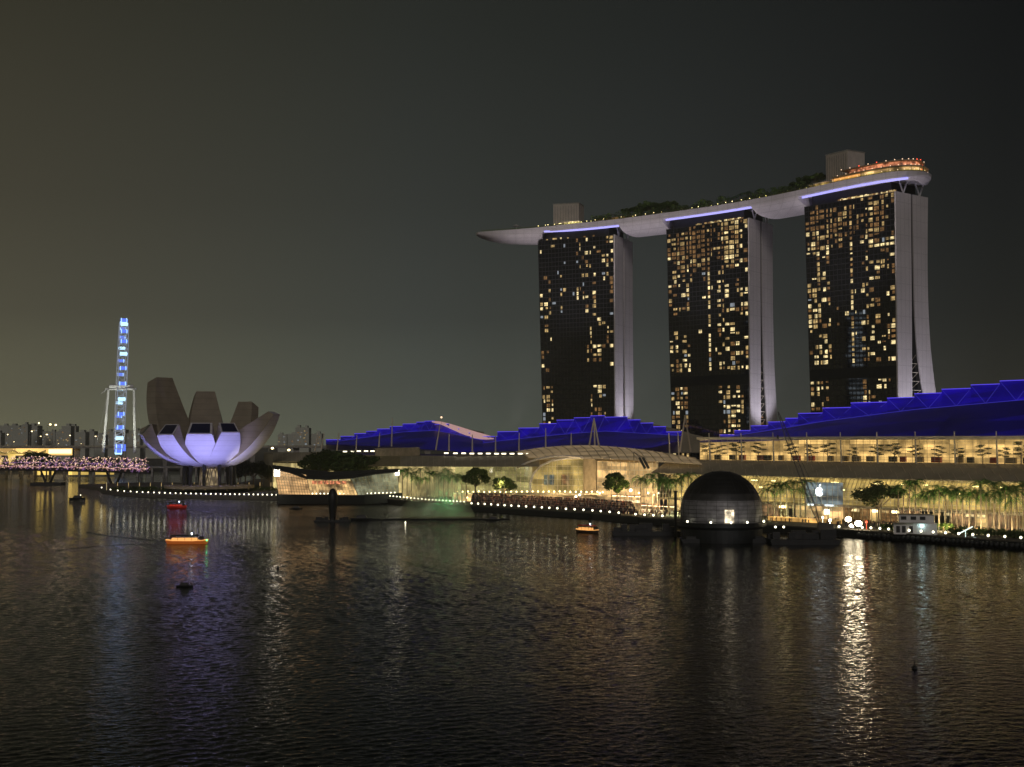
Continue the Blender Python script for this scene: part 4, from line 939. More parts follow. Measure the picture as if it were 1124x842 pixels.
# island of the museum with its terrace
isl = [(108, 538), (112, 541), (125, 543.5), (150, 545.5), (190, 547), (240, 548), (306, 549)]
IP = [onz(x, y, 0) for x, y in isl]; back = [Vector((-170, 1010, 0)), Vector((-230, 1120, 0)), Vector((-300, 1150, 0)), Vector((-345, 1090, 0))]
pl = IP + back
b = MB(); b.hexa([(p.x, p.y, -1) for p in pl], [(p.x, p.y, 2.2) for p in pl]); tag(b.build('museum_terrace', M['paving']), kind='structure')

# ================================================================ GLASS PAVILION ON THE WATER
PV = 800.0
pav = empty('glass_pavilion', at(370, 545, PV), 'faceted glass pavilion with dark folded roof and warm light inside, standing in the water', 'pavilion')
def Q(x, y, dy=0): return at(x, y, PV + dy)
warmgrid = emi('pavilion_glow', (1, .58, .24), .75, var=.5, scale=.18, lo=.55); palegrid = emi('pale_pavilion_glow', (.72, .74, .46), .26, var=.7, scale=.2)
b = MB(); b.hexa([Q(306, 543, 2), Q(341, 543, -6), Q(341, 543, -2), Q(306, 543, 10)], [Q(301, 515, 2), Q(336, 521, -6), Q(336, 521, -2), Q(301, 515, 10)]); b._off('west_glass', warmgrid, pav)
b = MB(); b.hexa([Q(341.1, 543, -6), Q(393, 544, -2), Q(393, 544, 6), Q(341.1, 543, 0)], [Q(337, 527, -6), Q(386, 528, -2), Q(386, 528, 6), Q(337, 527, 0)]); b._off('front_glass', M['gold2'], pav)
b = MB(); b.hexa([Q(393.1, 544, -2), Q(438, 541, 6), Q(438, 541, 14), Q(393.1, 544, 6)], [Q(384, 524, -2), Q(436, 518.5, 6), Q(436, 518.5, 14), Q(384, 524, 6)]); b._off('east_glass', palegrid, pav)
def f(b):
    for i in range(13):
        f_ = i / 12; b.tube(Q(306 + 35 * f_, 543, 1.6 - 8 * f_), Q(301 + 35 * f_, 515 + 6 * f_, 1.6 - 8 * f_), .14, n=4)
    for k_ in range(9):
        g_ = k_ / 8; b.tube(Q(306 - 5 * g_, 543 - 28 * g_, 1.6), Q(341 - 5 * g_, 543 - 22 * g_, -6.4), .14, n=4)
    for i in range(15):
        f_ = i / 14; b.tube(Q(341 + 52 * f_, 543.5, -6.4 + 4 * f_), Q(337 + 49 * f_, 527, -6.4 + 4 * f_), .13, n=4)
    for i in range(12):
        f_ = i / 11; b.tube(Q(393 + 45 * f_, 544 - 3 * f_, -2.4 + 8 * f_), Q(384 + 52 * f_, 524 - 5.5 * f_, -2.4 + 8 * f_), .14, n=4)
        if i < 11: b.tube(Q(393 + 45 * f_, 544 - 3 * f_, -2.4 + 8 * f_), Q(384 + 52 * (f_ + .09), 524 - 5.5 * f_, -2.4 + 8 * f_), .10, n=4)
    for k_ in range(6):
        g_ = k_ / 5; b.tube(Q(393 - 9 * g_, 544 - 20 * g_, -2.4), Q(438 - 2 * g_, 541 - 22.5 * g_, 5.6), .12, n=4)
piece('glass_frame', 'tan', pav, f)
def f(b):
    top = [(298, 511.5), (318, 514), (336, 516.5), (360, 519), (386, 518), (412, 516.5), (437, 515.5)]; bot = [(300, 515), (318, 519.5), (336, 526), (360, 527), (386, 525.5), (412, 521), (438, 518.3)]
    rows = [[Q(bx, by, -8), Q((bx + tx) / 2, (by + ty) / 2, -4), Q(tx, ty, 6), Q(tx + 2, ty - .4, 20)] for (tx, ty), (bx, by) in zip(top, bot)]
    b.slab(rows, .4)
piece('folded_roof', 'dark', pav, f)
def f(b):
    top = [(298, 511.5), (318, 514), (336, 516.5), (360, 519), (386, 518), (412, 516.5), (437, 515.5)]; bot = [(300, 515), (318, 519.5), (336, 526), (360, 527), (386, 525.5), (412, 521), (438, 518.3)]
    for i in range(6):
        for j in range(5):
            g_ = j / 5; (tx, ty), (bx, by) = [tuple(a_ + (b_ - a_) * g_ for a_, b_ in zip(L_[i], L_[i + 1])) for L_ in (top, bot)]; b.tube(Q(bx, by - .4, -8.1), Q(tx, ty - .6, 6), .12, n=4)
piece('roof_seam', 'boxgrey', pav, f)
piece('platform', 'black', pav, lambda b: b.hexa([Q(306, 553.2, -14), Q(400, 553.8, -14), Q(444, 551, 2), Q(444, 551, 40), Q(306, 553, 40)], [Q(303, 542.5, -9), Q(400, 543.5, -9), Q(441, 541, 6), Q(441, 541, 40), Q(303, 542.5, 40)]))
piece('corner_lamp', emi('corner_lamp', (1, .92, .76), 9), pav, lambda b: [b.box(Q(304, 519, -7), (3.2, .6, 4)), b.box(Q(436, 519, 3), (2.2, .6, 3))])
for i in range(22): b = MB(); b.ball(Q(343 + 4.3 * i, 541.8 - (.12 * max(0, i - 12)), -7 + .5 * i), .38, 6, 4); b._off('footlight', M['lampw'], pav)
piece('red_signboard', emi('signboard', (1, .32, .14), .9, var=.6, scale=.8), pav, lambda b: [b.box(Q(345 + i * 6.5, 529.6, -7.5), (2.6, .3, 1.9)) for i in range(6)])

# ================================================================ OBSERVATION WHEEL
WY = 1400.0; sc = WY / F
wc = at(131, 425, WY); wheel = empty('observation_wheel', (wc.x, wc.y, 2.6), 'tall observation wheel seen edge-on, blue lit capsules stacked in a line, left of the museum', 'ferris wheel')
phi = radians(107.0); wd_ = Vector((cos(phi), sin(phi), 0)); wn_ = Vector((-sin(phi), cos(phi), 0)); Rw = (497 - 351) / 2 * sc * 1.0; cz = at(131, 424, WY).z; CW = Vector((wc.x, wc.y, cz)); CW = Vector((at(133, 424, WY).x, WY, cz))
rim = MB(); NR = 56
def RP(a, r, o): return CW + wd_ * (r * cos(a)) + Vector((0, 0, r * sin(a))) + wn_ * (o - .028 * r * sin(a))
for o in (-4.2, 4.2):
    for i in range(NR): rim.tube(RP(2 * pi * i / NR, Rw - 3, o), RP(2 * pi * (i + 1) / NR, Rw - 3, o), .42, n=4)
for i in range(NR):
    a = 2 * pi * i / NR; a2 = 2 * pi * (i + 1) / NR
    rim.tube(RP(a, Rw - 3, -4.2), RP(a, Rw - 3, 4.2), .28, n=4); rim.tube(RP(a, Rw - 3, -4.2 if i % 2 else 4.2), RP(a2, Rw - 3, 4.2 if i % 2 else -4.2), .25, n=4)
rim._off('rim_truss', M['flywhite'], wheel)
spk = MB()
for i in range(28):
    a = 2 * pi * i / 28; spk.tube(RP(a, Rw - 3, 4.2 * (-1) ** i), CW + wn_ * (5 * (-1) ** i), .07, n=3)
spk._off('spoke', M['white'], wheel)
hub = MB(); hub.tube(CW - wn_ * 12, CW + wn_ * 12, 1.8, n=10); hub._off('hub', M['white'], wheel)
for i in range(28):
    a = 2 * pi * i / 28; p = RP(a, Rw, 0)
    cp = MB(); ca = wn_; 
    cp.loft([[p + wn_ * x + (wd_ * cos(t) + Vector((0, 0, sin(t)))) * r for t in [j * pi / 4 for j in range(8)]] for x, r in ((-3.6, .9), (-3.0, 1.7), (3.0, 1.7), (3.6, .9))]); c_ = cp._off('capsule', M['ledblue'] if i % 3 else M['ledwhite'], wheel)
    rg_ = MB()
    for x in (-2.6, 2.6): 
        for j in range(8): rg_.tube(p + wn_ * x + (wd_ * cos(j * pi / 4) + Vector((0, 0, sin(j * pi / 4)))) * 1.9, p + wn_ * x + (wd_ * cos((j + 1) * pi / 4) + Vector((0, 0, sin((j + 1) * pi / 4)))) * 1.9, .35, n=4)
    rg_._off('capsule_ring', M['ledwhite'], wheel)
for (xt, yt, xb, yb) in ((119, 428, 113, 497), (147, 428, 148, 497)):
    for dy in (-6, 6):
        b = MB(); b.tube(at(xb, yb, WY + dy * 2.5), at(xt, yt, WY + dy * .3), 1.5, 1.2, n=8); b._off('support_column', M['white'], wheel)
b = MB(); b.tube(at(116, 427, WY), at(150, 427, WY), 1.2, n=8); b._off('cross_beam', M['white'], wheel)
b = MB(); b.tube(at(118, 427, WY), at(111, 432, WY), .4, n=6); b._off('beam_end', M['white'], wheel)
cb = MB()
for xt, xb in ((119, 112), (147, 151)): cb.tube(at(xt, 428, WY), at(xb - 8 * (1 if xt < 130 else -1), 496, WY - 60), .1, n=3)
cb._off('stay_cable', M['white'], wheel)
b = MB(); b.box(at(132, 491.5, WY), (8, 12, 7)); b._off('terminal', M['ledblue'], wheel)
spot('wheel_uplight', at(116, 500, WY - 60), at(118, 450, WY), 120000, 60, (.95, 1, .85), 2); spot('wheel_uplight', at(150, 500, WY - 60), at(148, 450, WY), 120000, 60, (.95, 1, .85), 2)

# ================================================================ BRIDGES
def hb(px, py, k_=0): return at(px, py, 1190 - (px + 20) * .75 + k_)
HX = empty('helix_footbridge', hb(60, 520), 'low footbridge wrapped in a steel double helix with pink and purple lights', 'footbridge')
zdk = 13.0
def bp(u_, off=0, z=0): px = -30 + 195 * u_; y = 1185 - 130 * u_ + 25 * sin(pi * u_); x = (px - 562) / F * y; return Vector((x, y + off, zdk + z))
b = MB(); b.slab([[bp(i / 30, -4, -1.6), bp(i / 30, 4, -1.6)] for i in range(31)], 2.6); b._off('deck', M['dark'], HX)
for ph in (0, pi):
    b = MB(); pr = None
    for i in range(420):
        u_ = i / 419; a = u_ * 2 * pi * 13 * (1 if ph == 0 else -1) + ph; r = 5.6 if ph == 0 else 4.8; p = bp(u_, r * cos(a), 4.6 + r * sin(a))
        if pr is not None: b.tube(pr, p, .22, n=4)
        pr = p
    b._off('helix_tube', mat('helix_steel', (.45, .35, .4), .3, 1, var=.1), HX)
rnd = random.Random(3)
for nm, mt, n_, zz in (('pink_light', 'pink', 420, (.5, 10.5)), ('peach_light', 'peach', 420, (1.0, 11)), ('purple_light', 'purple', 200, (-.5, 9))):
    big = MB()
    if mt == 'pink': big.path([bp(i / 60, -4.9, 2.2 + .5 * sin(i * 1.3)) for i in range(61)], .22, 4)
    if mt == 'purple': big.path([bp(i / 60, -4.6, 5.4) for i in range(61)], .14, 4)
    for i in range(n_):
        u_ = rnd.random(); z = rnd.uniform(*zz); q = bp(u_, -5 + rnd.random() * 2, z)
        if mt == 'purple' and i > 30: q2 = bp(u_ + .010, -4.6, z + 1.6); big.tube(q, q2, .16, n=4)
        else: big.ball(q, rnd.uniform(.18, .42), 6, 4)
    tag(big._off(nm, M[mt], HX), kind='stuff')
for i in range(32): b = MB(); b.ball(bp(i / 31, -4.4, .2), .28, 6, 4); b._off('deck_lamp', M['purple'] if i % 3 else M['pink'], HX)
for u_ in (.43, .80):
    for s_ in (-1, 1):
        b = MB(); b.tube(bp(u_ + .008 * s_, 0, -13), bp(u_ + .045 * s_, 0, 0), 1.1, .8, n=8); b._off('pier', M['dark'], HX)
    b = MB(); b.box(bp(u_, 0, -12.2), (26, 12, 2.2)); b._off('pile_cap', M['dark'], HX)
def people(n, fn, name, label, mats, seed=1, kind='stuff'):
    r = random.Random(seed); mb = MB()
    for i in range(n):
        p = fn(r); h_ = r.uniform(1.5, 1.85); a = r.uniform(0, pi); mb.mi = r.randrange(len(mats) - 1) + 1; ca, sa = cos(a), sin(a)
        def rr(wx, wy, z): return [p + Vector((x * wx * ca - y * wy * sa, x * wx * sa + y * wy * ca, z * h_)) for x, y in ((-1, -1), (1, -1), (1.2, 0), (1, 1), (-1, 1), (-1.2, 0))]
        mb.loft([rr(.12, .10, 0), rr(.17, .12, .45), rr(.2, .13, .6), rr(.23, .13, .8), rr(.07, .07, .85)])
        mb.mi = 0; mb.ball(p + Vector((0, 0, h_ * .92)), .12, 5, 4)
    o = mb.build(name, [M[x] for x in mats]); return tag(o, label, 'crowd', kind=kind)
M['cloth_w'] = mat('pale_cloth', (.4, .36, .30), .9, var=.1); M['cloth_b'] = mat('brown_cloth', (.16, .10, .06), .9, var=.1); M['cloth_d'] = mat('dark_cloth', (.05, .05, .06), .9, var=.1); M['cloth_r'] = mat('red_cloth', (.22, .07, .05), .9, var=.1)
PM = ['skin', 'cloth_w', 'cloth_d', 'cloth_d', 'cloth_d', 'cloth_b', 'cloth_r']
def bc(r): u_ = r.random(); return bp(u_, r.uniform(-3.6, 3), 1.02)
people(420, bc, 'crowd', 'crowd of people packed along the lit helix footbridge', PM, 5)
# elevated expressway behind
ex = empty('expressway_viaduct', at(60, 500, 1560), 'long elevated road behind the footbridge, its side wall lit bright amber', 'viaduct')
def ep(px, z, off=0): y = 1560 + px * .25 + off; return Vector(((px - 562) / F * y, y, z))
piece('road_deck', 'concrete', ex, lambda b: b.slab([[ep(x, 28.5), ep(x, 28.5, 22)] for x in range(-120, 540, 20)], 1.6))
piece('parapet', mat('viaduct_parapet', (.45, .42, .32), .8), ex, lambda b: b.slab([[ep(x, 30.1, -.2), ep(x, 31.8, -.2)] for x in range(-120, 540, 20)], .5, Vector((0, 1, 0))))
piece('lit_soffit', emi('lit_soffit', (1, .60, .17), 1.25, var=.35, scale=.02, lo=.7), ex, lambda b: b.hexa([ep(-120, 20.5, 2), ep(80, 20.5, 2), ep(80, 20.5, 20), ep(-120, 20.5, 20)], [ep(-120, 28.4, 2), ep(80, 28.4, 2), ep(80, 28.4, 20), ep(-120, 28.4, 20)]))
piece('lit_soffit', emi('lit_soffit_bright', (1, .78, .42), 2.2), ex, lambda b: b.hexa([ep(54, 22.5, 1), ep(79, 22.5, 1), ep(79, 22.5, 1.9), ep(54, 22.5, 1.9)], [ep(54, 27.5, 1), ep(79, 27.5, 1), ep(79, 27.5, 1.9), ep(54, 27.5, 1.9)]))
for x in range(-60, 520, 48): b = MB(); b.hexa([ep(x, 0, 8), ep(x + 3, 0, 8), ep(x + 3, 0, 13), ep(x, 0, 13)], [ep(x - 2, 28.4, 6), ep(x + 5, 28.4, 6), ep(x + 5, 28.4, 15), ep(x - 2, 28.4, 15)]); b._off('pier', M['concrete'], ex)
# low bridge behind the footbridge
lb = empty('road_bridge', ep(110, 6, -200), 'low road bridge with amber lit piers behind the footbridge', 'bridge')
piece('deck', 'concrete', lb, lambda b: b.slab([[ep(x, 9, -190), ep(x, 9, -160)] for x in range(-60, 420, 20)], 1.5))
for x in (38, 76, 104): piece('underside_light', 'amber', lb, lambda b: [b.hexa([ep(x, 2.2, -178), ep(x + 22, 2.2, -178), ep(x + 22, 2.2, -170), ep(x, 2.2, -170)], [ep(x, 8.4, -178), ep(x + 22, 8.4, -178), ep(x + 22, 8.4, -170), ep(x, 8.4, -170)])])
for x in range(-40, 420, 16): b = MB(); b.box(ep(x, 4, -188), (2, 3, 10)); b._off('pier', M['concrete'], lb)
# grandstand glow pieces left
gs = empty('waterside_stage', ep(15, 3, -250), 'amber lit waterside stand behind the helix footbridge at the left edge', 'stand')
piece('seating', 'amber', gs, lambda b: [b.hexa([ep(x + 2, 14, -240), ep(x + 7, 14, -240), ep(x + 7, 14, -228), ep(x + 2, 14, -228)], [ep(x, 21 + (i % 2) * 3, -234), ep(x + 9, 21 + (i % 2) * 3, -234), ep(x + 9, 21 + (i % 2) * 3, -228), ep(x, 21 + (i % 2) * 3, -228)]) for i, x in enumerate(range(-30, 60, 13))])
piece('canopy', 'white', gs, lambda b: b.slab([[ep(x, 25 + (i % 2) * 3, -242), ep(x, 24, -226)] for i, x in enumerate(range(-30, 60, 9))], .3))
for x in range(-30, 60, 13): piece('post', 'concrete', gs, lambda b: b.tube(ep(x + 4, 0, -234), ep(x + 4, 14, -234), .8, n=6))
spot('stand_uplight', ep(20, 20, -270), ep(20, 4, -235), 20000, 110, (1, .75, .3), 2)

# ================================================================ FAR CITY
rnd = random.Random(11)
cityL = 'hazy grey apartment block of the far skyline'
def city_block(px, wpx, ytop, Y, lab, lit=7):
    w_ = wpx / F * Y; zt = H + (HOR - ytop) / F * Y; x = (px - 562) / F * Y
    o = empty('far_block', (x, Y, 2), lab, 'building', 'hazy buildings of the far skyline'); dp = rnd.uniform(18, 30)
    b = MB(); b.box((0, 0, zt / 2), (w_, dp, zt)); b.build('wall', M['city'], o)
    b = MB(); b.box((w_ * rnd.uniform(-.2, .2), 0, zt + 2.2), (w_ * .35, dp * .5, 4.4)); b.build('roof', M['city'], o)
    for _ in range(lit):
        b = MB(); b.box((rnd.uniform(-.42, .42) * w_, -dp / 2 - .1, rnd.uniform(.35, .95) * zt), (rnd.uniform(1.5, 3.2), .2, rnd.uniform(1.2, 2.2))); b.build('window', M[rnd.choice(['w_mid', 'w_dim', 'w_cool', 'w_dim'])], o)
x = -14; i = 0
desc = ['narrow', 'broad', 'slim', 'blocky', 'tall', 'low', 'stepped']
while x < 148:
    wp = rnd.uniform(6, 13); yt = rnd.uniform(466, 477) if rnd.random() < .65 else rnd.uniform(474, 481)
    city_block(x + wp / 2, wp, yt, rnd.uniform(2600, 3400), cityL + ' left of the museum', 6); x += wp * rnd.uniform(.7, 1.1)
x = 306
while x < 352:
    wp = rnd.uniform(7, 13); city_block(x + wp / 2, wp, rnd.uniform(471, 479), rnd.uniform(2500, 3200), cityL + ' between the museum and the blue roofs', 7); x += wp * .9
for px, wp, yt in ((330, 9, 470.5), (337, 7, 471), (75, 10, 469), (150, 12, 474)): city_block(px, wp, yt, 2450, cityL + (' between the museum and the blue roofs' if px > 300 else ' left of the museum'), 8)
for xx in (168, 182, 196, 230, 243): city_block(xx, 13, 481, 2800, cityL + ' seen between the museum petals', 3)
# tall street lamps along the expressway
sl = empty('street_lamp', (0, 0, 0), 'tall street lamp with a glowing head on the elevated road', 'street lamp', 'street lamps on the elevated road')
b = MB(); b.tube((0, 0, 0), (0, 0, 14), .3, .18, n=6); b.tube((0, 0, 14), (2.2, 0, 14.6), .15, n=5); b.build('pole', M['concrete'], sl); b = MB(); b.ball((2.4, 0, 14.6), .85, 8, 5, .6); b.build('lamp_head', M['lampwarm'], sl); keep(sl); first = True
for px, yy, s_ in ((7, 477, .8), (14, 485, .8), (33, 473.5, 1), (43, 479, .9), (52, 466, 1.5), (58, 466.5, 1.5), (49, 477, 1.2), (75, 478, 1), (103, 479, 1), (41, 464.5, .8), (88, 489, .7), (63, 487, .7)):
    Y_ = 1572 + px * .25; z = H + (HOR - yy) / F * Y_ ; p = Vector(((px - 562) / F * Y_, Y_, 30.2)); sc_ = max(.25, (z - 30.2) / 14.6)
    if first: sl.location = p; sl.scale = (s_, s_, sc_); first = False
    else: copy_tree(sl, p, 0, (s_, s_, sc_))
for px, yy in ((295, 492), (313, 494)):
    Y_ = 1250; p = Vector(((px - 562) / F * Y_, Y_, 2)); z = H + (HOR - yy) / F * Y_
    c_ = copy_tree(sl, p, 0, (1.5, 1.5, (z - 2) / 14.6), label='very bright white lamp standing right of the museum petals', group='bright lamps right of the museum')

# ================================================================ PROMENADE LAMPS, PALMS, CROWD
bl = empty('quay_lamp', (0, 0, 0), 'x', 'lamp'); b = MB(); b.tube((0, 0, 0), (0, 0, .8), .12, .09, n=6); b.build('post', M['dark'], bl); b = MB(); b.ball((0, -.1, 1.1), .46, 8, 5); b.build('globe', M['lampw'], bl); keep(bl); first = True
def quay(px, p, lab, grp, s_=1):
    global first
    if first: bl.location = p; bl['label'] = lab; bl['group'] = grp; first = False
    else: copy_tree(bl, p, 0, s_, lab, grp)
for px in [1122, 1105, 1087, 1070, 1054, 1039, 1026, 1013, 1000, 988, 977, 967, 957, 948, 938]:
    p = on_shore(px); quay(px, p + Vector((0, 1.0, 3.0)), 'round white lamp on the quay edge right of the work barge', 'quay lamps at the right')
x = 728
for px in (728, 718, 708, 698, 680, 670, 660, 650.5, 641, 631.5, 622, 612.5, 603.5, 595, 586.5, 578, 570, 562, 554.5, 547, 539.5, 532, 525, 518):
    p = on_shore(px); quay(px, p + Vector((0, 1.0, 3.0)), 'round white lamp on the quay edge below the crowd', 'quay lamps below the crowd')
for i in range(22):
    px = 510 - i * 3.9; p = on_shore(px); quay(px, p + Vector((0, 1.0, 3.0 + .8)), 'round white lamp on the quay edge beside the glass pavilion', 'quay lamps behind the fountain mist', .8)
for i in range(34):
    f_ = i / 33; px = 111 + 192 * f_ ** .85
    for k_ in range(len(isl) - 1):
        if isl[k_][0] <= px <= isl[k_ + 1][0]:
            g_ = (px - isl[k_][0]) / (isl[k_ + 1][0] - isl[k_][0]); p = IP[k_].lerp(IP[k_ + 1], g_)
    quay(px, p + Vector((0, 1.2, 2.2)), 'round white lamp on the rim of the museum terrace', 'lamps around the museum terrace', .95)
# low bollards behind on museum terrace
for i in range(16):
    px = 118 + i * 12; p = onz(px, 540.5, 2.2); b = MB(); b.tube((0, 0, 0), (0, 0, 5.4), .22, n=6); o = b.build('light_post', emi('post_glow_%d' % i, (1, .8, .38), .45) if i == 0 else M['w_mid']); o.location = (p.x, 960 + 5 * sin(i), 2.2); o.location.x = (px - 562) / F * o.location.y
    tag(o, 'slim glowing light post among the shrubs on the museum terrace', 'light post', 'light posts on the museum terrace')
# palms
def palm_at(px, py, Y, h_, lab, grp):
    P_ = random.choice(palms); x_ = (px - 562) / F * Y; p = Vector((x_, Y, 2.6)); s_ = h_ / 12
    if P_.name not in used: used.add(P_.name); P_.location = p; P_.scale = (s_,) * 3; P_['label'] = lab; P_['group'] = grp
    else: copy_tree(P_, p, random.uniform(0, 6), (s_, s_, s_ * random.uniform(.92, 1.1)), lab, grp)
used = set()
for i in range(4):
    p_ = empty('palm_tree', HID, 'x', 'palm tree'); palm_parts(p_, 9.0 + i * .6, 4.3, 19); keep(p_); palms.append(p_)
for px in [984, 990, 997, 1003, 1009, 1017, 1023, 1029, 1036, 1043, 1049, 1055, 1062, 1069, 1075, 1082, 1089, 1095, 1102, 1109, 1115, 1122]:
    t = TT(px, -14 - random.random() * 8); w_ = -14 - random.random() * 8; p = MP(TT(px, w_), w_, 0)
    palm_at(px, 0, p.y, random.uniform(15.5, 19), 'tall palm in the row along the promenade at the right edge', 'palms at the right')
for px in [842, 849, 856, 863, 870, 877, 883]:
    w_ = -5 - random.random() * 4; palm_at(px, 0, MP(TT(px, w_), w_, 0).y, random.uniform(15.5, 18.5), 'palm right of the dark dome before the glass mall front', 'palms right of the dome')
for px in [703, 710, 716, 722, 728, 734, 741, 748, 755]:
    w_ = -12 - random.random() * 6; palm_at(px, 0, MP(TT(px, w_), w_, 0).y, random.uniform(16.5, 20), 'palm left of the dark dome behind the quay', 'palms left of the dome')
for px in range(422, 514, 5):
    w_ = -6 - random.random() * 5; palm_at(px, 0, MP(TT(px, w_), w_, 0).y, random.uniform(15, 19), 'palm behind the fountain mist, right of the glass pavilion', 'palms behind the fountain mist')
# broad trees
bt = empty('broad_tree', HID, 'x', 'tree'); tree_parts(bt, 16, 7.5, 12, 170, .62, 'leaf', .45); keep(bt)
bt2 = empty('broad_tree', HID, 'x', 'tree'); tree_parts(bt2, 16, 8.5, 13, 150, .62, 'leafdark', .4); keep(bt2)
fu = {}
def broad(P_, px, Y, h_, lab, grp=None, wide=1):
    p = Vector(((px - 562) / F * Y, Y, 2.6)); s_ = h_ / 16
    if P_.name not in fu: fu[P_.name] = 1; P_.location = p; P_.scale = (s_ * wide, s_ * wide, s_); P_['label'] = lab; o = P_
    else: o = copy_tree(P_, p, random.uniform(0, 6), (s_ * wide, s_ * wide, s_), lab)
    if grp: o['group'] = grp
    elif 'group' in o.keys(): del o['group']
def Yw(px, w_): return MP(TT(px, w_), w_, 0).y
broad(bt, 677, Yw(677, -16), 18.5, 'single round-headed tree with a bare trunk right of the arched window', wide=.85)
broad(bt, 522, Yw(522, -10), 19, 'taller of two dark trees left of the arched window')
broad(bt, 554, Yw(554, -10), 14.5, 'lower of two dark trees left of the arched window')
broad(bt2, 963, Yw(963, -18), 17, 'spreading umbrella-shaped tree left of the right-hand palms', wide=1.15)
for px, h_, w__ in ((345, 26, -3), (358, 28, 0), (372, 27, 2), (386, 27, 0), (396, 25, 4)):
    broad(bt, px, Yw(px, -2 + w__), h_, 'dark green tree in the clump behind the glass pavilion roof', 'trees behind the glass pavilion')
for px, h_ in ((262, 17), (270, 20), (279, 19), (288, 17), (296, 14)):
    broad(bt2, px, 985, h_, 'dark tree under the right petals of the museum', 'trees right of the museum base')
for px, Y_, h_ in ((22, 1300, 17), (33, 1290, 22), (39, 1300, 24), (46, 1290, 23), (52, 1300, 19)):
    broad(bt, px, Y_, h_, 'tree silhouetted before the amber lit elevated road at the left', 'trees before the elevated road')
sh = empty('shrub', HID, 'x', 'shrub'); b = MB(); leaf_cloud(b, (0, 0, 1.4), 2.4, 160, .4, .55); b.build('foliage', M['leaf'], sh); b = MB(); [b.tube((0, 0, 0), (.8 * cos(i), .8 * sin(i), 1.4), .06, n=4) for i in range(5)]; b.build('stem', M['trunk'], sh); keep(sh); first = True
for i in range(40):
    px = 128 + i * 4.5 + random.uniform(-1.5, 1.5); Y_ = random.uniform(925, 950)
    if 196 < px < 232: continue
    p = ((px - 562) / F * Y_, Y_, 2.2)
    if first: sh.location = p; sh['label'] = 'low green shrub on the museum terrace'; sh['group'] = 'shrubs on the museum terrace'; first = False
    else: copy_tree(sh, p, random.uniform(0, 6), random.uniform(.8, 1.5), 'low green shrub on the museum terrace', 'shrubs on the museum terrace')
for i in range(44):
    px = 1122 - i * 3.6; w_ = -30 - random.random() * 10
    if 985 < px < 1040: w_ = -20
    p = MP(TT(px, w_), w_, 2.6); copy_tree(sh, p, random.uniform(0, 6), random.uniform(.6, 1.1), 'low shrub between the quay lamps and the palms at the right', 'shrubs on the right promenade')
# crowd on the promenade: slope of terraces stepping up from the quay
tr0 = MB()
for k_ in range(5):
    pts_a = [on_shore(x_) + Vector((0, 8 + 7 * k_, 0)) for x_ in range(516, 705, 21)]; pts_b = [on_shore(x_) + Vector((0, 60, 0)) for x_ in range(516, 705, 21)]
    lo = [p + Vector((0, 0, 2.6 + .8 * k_)) for p in pts_a] + [p + Vector((0, 0, 2.6 + .8 * k_)) for p in reversed(pts_b)]
    tr0.hexa(lo[::-1], [p + Vector((0, 0, .8)) for p in lo][::-1])
tag(tr0.build('steps', M['earth']), kind='structure')
def pc(r):
    k_ = r.randrange(5); x_ = r.uniform(517, 703); p = on_shore(x_) + Vector((0, 8.8 + 7 * k_ + r.random() * 5.8, 3.42 + .8 * k_)); return p
people(2300, pc, 'crowd', 'dense crowd standing on the promenade steps before the glowing arched hall', PM, 8)
def pc2(r):
    x_ = r.uniform(705, 1120); w_ = r.uniform(-26, -2); p = MP(TT(x_, w_), w_, 2.62); return p
people(520, pc2, 'crowd', 'loose crowd strolling under the palms on the right promenade', PM, 9)
def pc3(r):
    x_ = r.uniform(440, 512); p = on_shore(x_) + Vector((0, r.uniform(3, 24), 2.62)); return p
people(260, pc3, 'crowd', 'crowd behind the fountain mist near the quay lamps', PM, 10)
# row of bright stall lamps behind the crowd
st_ = empty('stall', HID, 'x', 'market stall'); b = MB(); b.box((0, 0, 3.2), (5, 4, .25)); b.build('awning', M['cloth_r'], st_); b = MB(); b.box((0, .5, .6), (4.4, 1.2, 1.2)); b.build('counter', M['white'], st_); [MB().tube((sx_ * 2.3, sy * 1.8, 0), (sx_ * 2.3, sy * 1.8, 3.1), .06).build('post', M['dark'], st_) for sx_ in (-1, 1) for sy in (-1, 1)]; b = MB(); b.box((0, 0, 2.9), (3.6, .3, .25)); b.build('lamp', emi('stall_lamp', (1, .7, .4), 7), st_); keep(st_); first = True
for px in (676, 684, 692, 700, 707, 714, 721, 729, 737):
    w_ = -8; p = MP(TT(px, w_), w_, 2.62 if px > 705 else 6.65)
    lab = 'red-awninged stall with a bright lamp behind the single round tree'
    if first: st_.location = p; st_['label'] = lab; st_['group'] = 'lit stalls on the promenade'; first = False
    else: copy_tree(st_, p, ANG, 1, lab, 'lit stalls on the promenade')
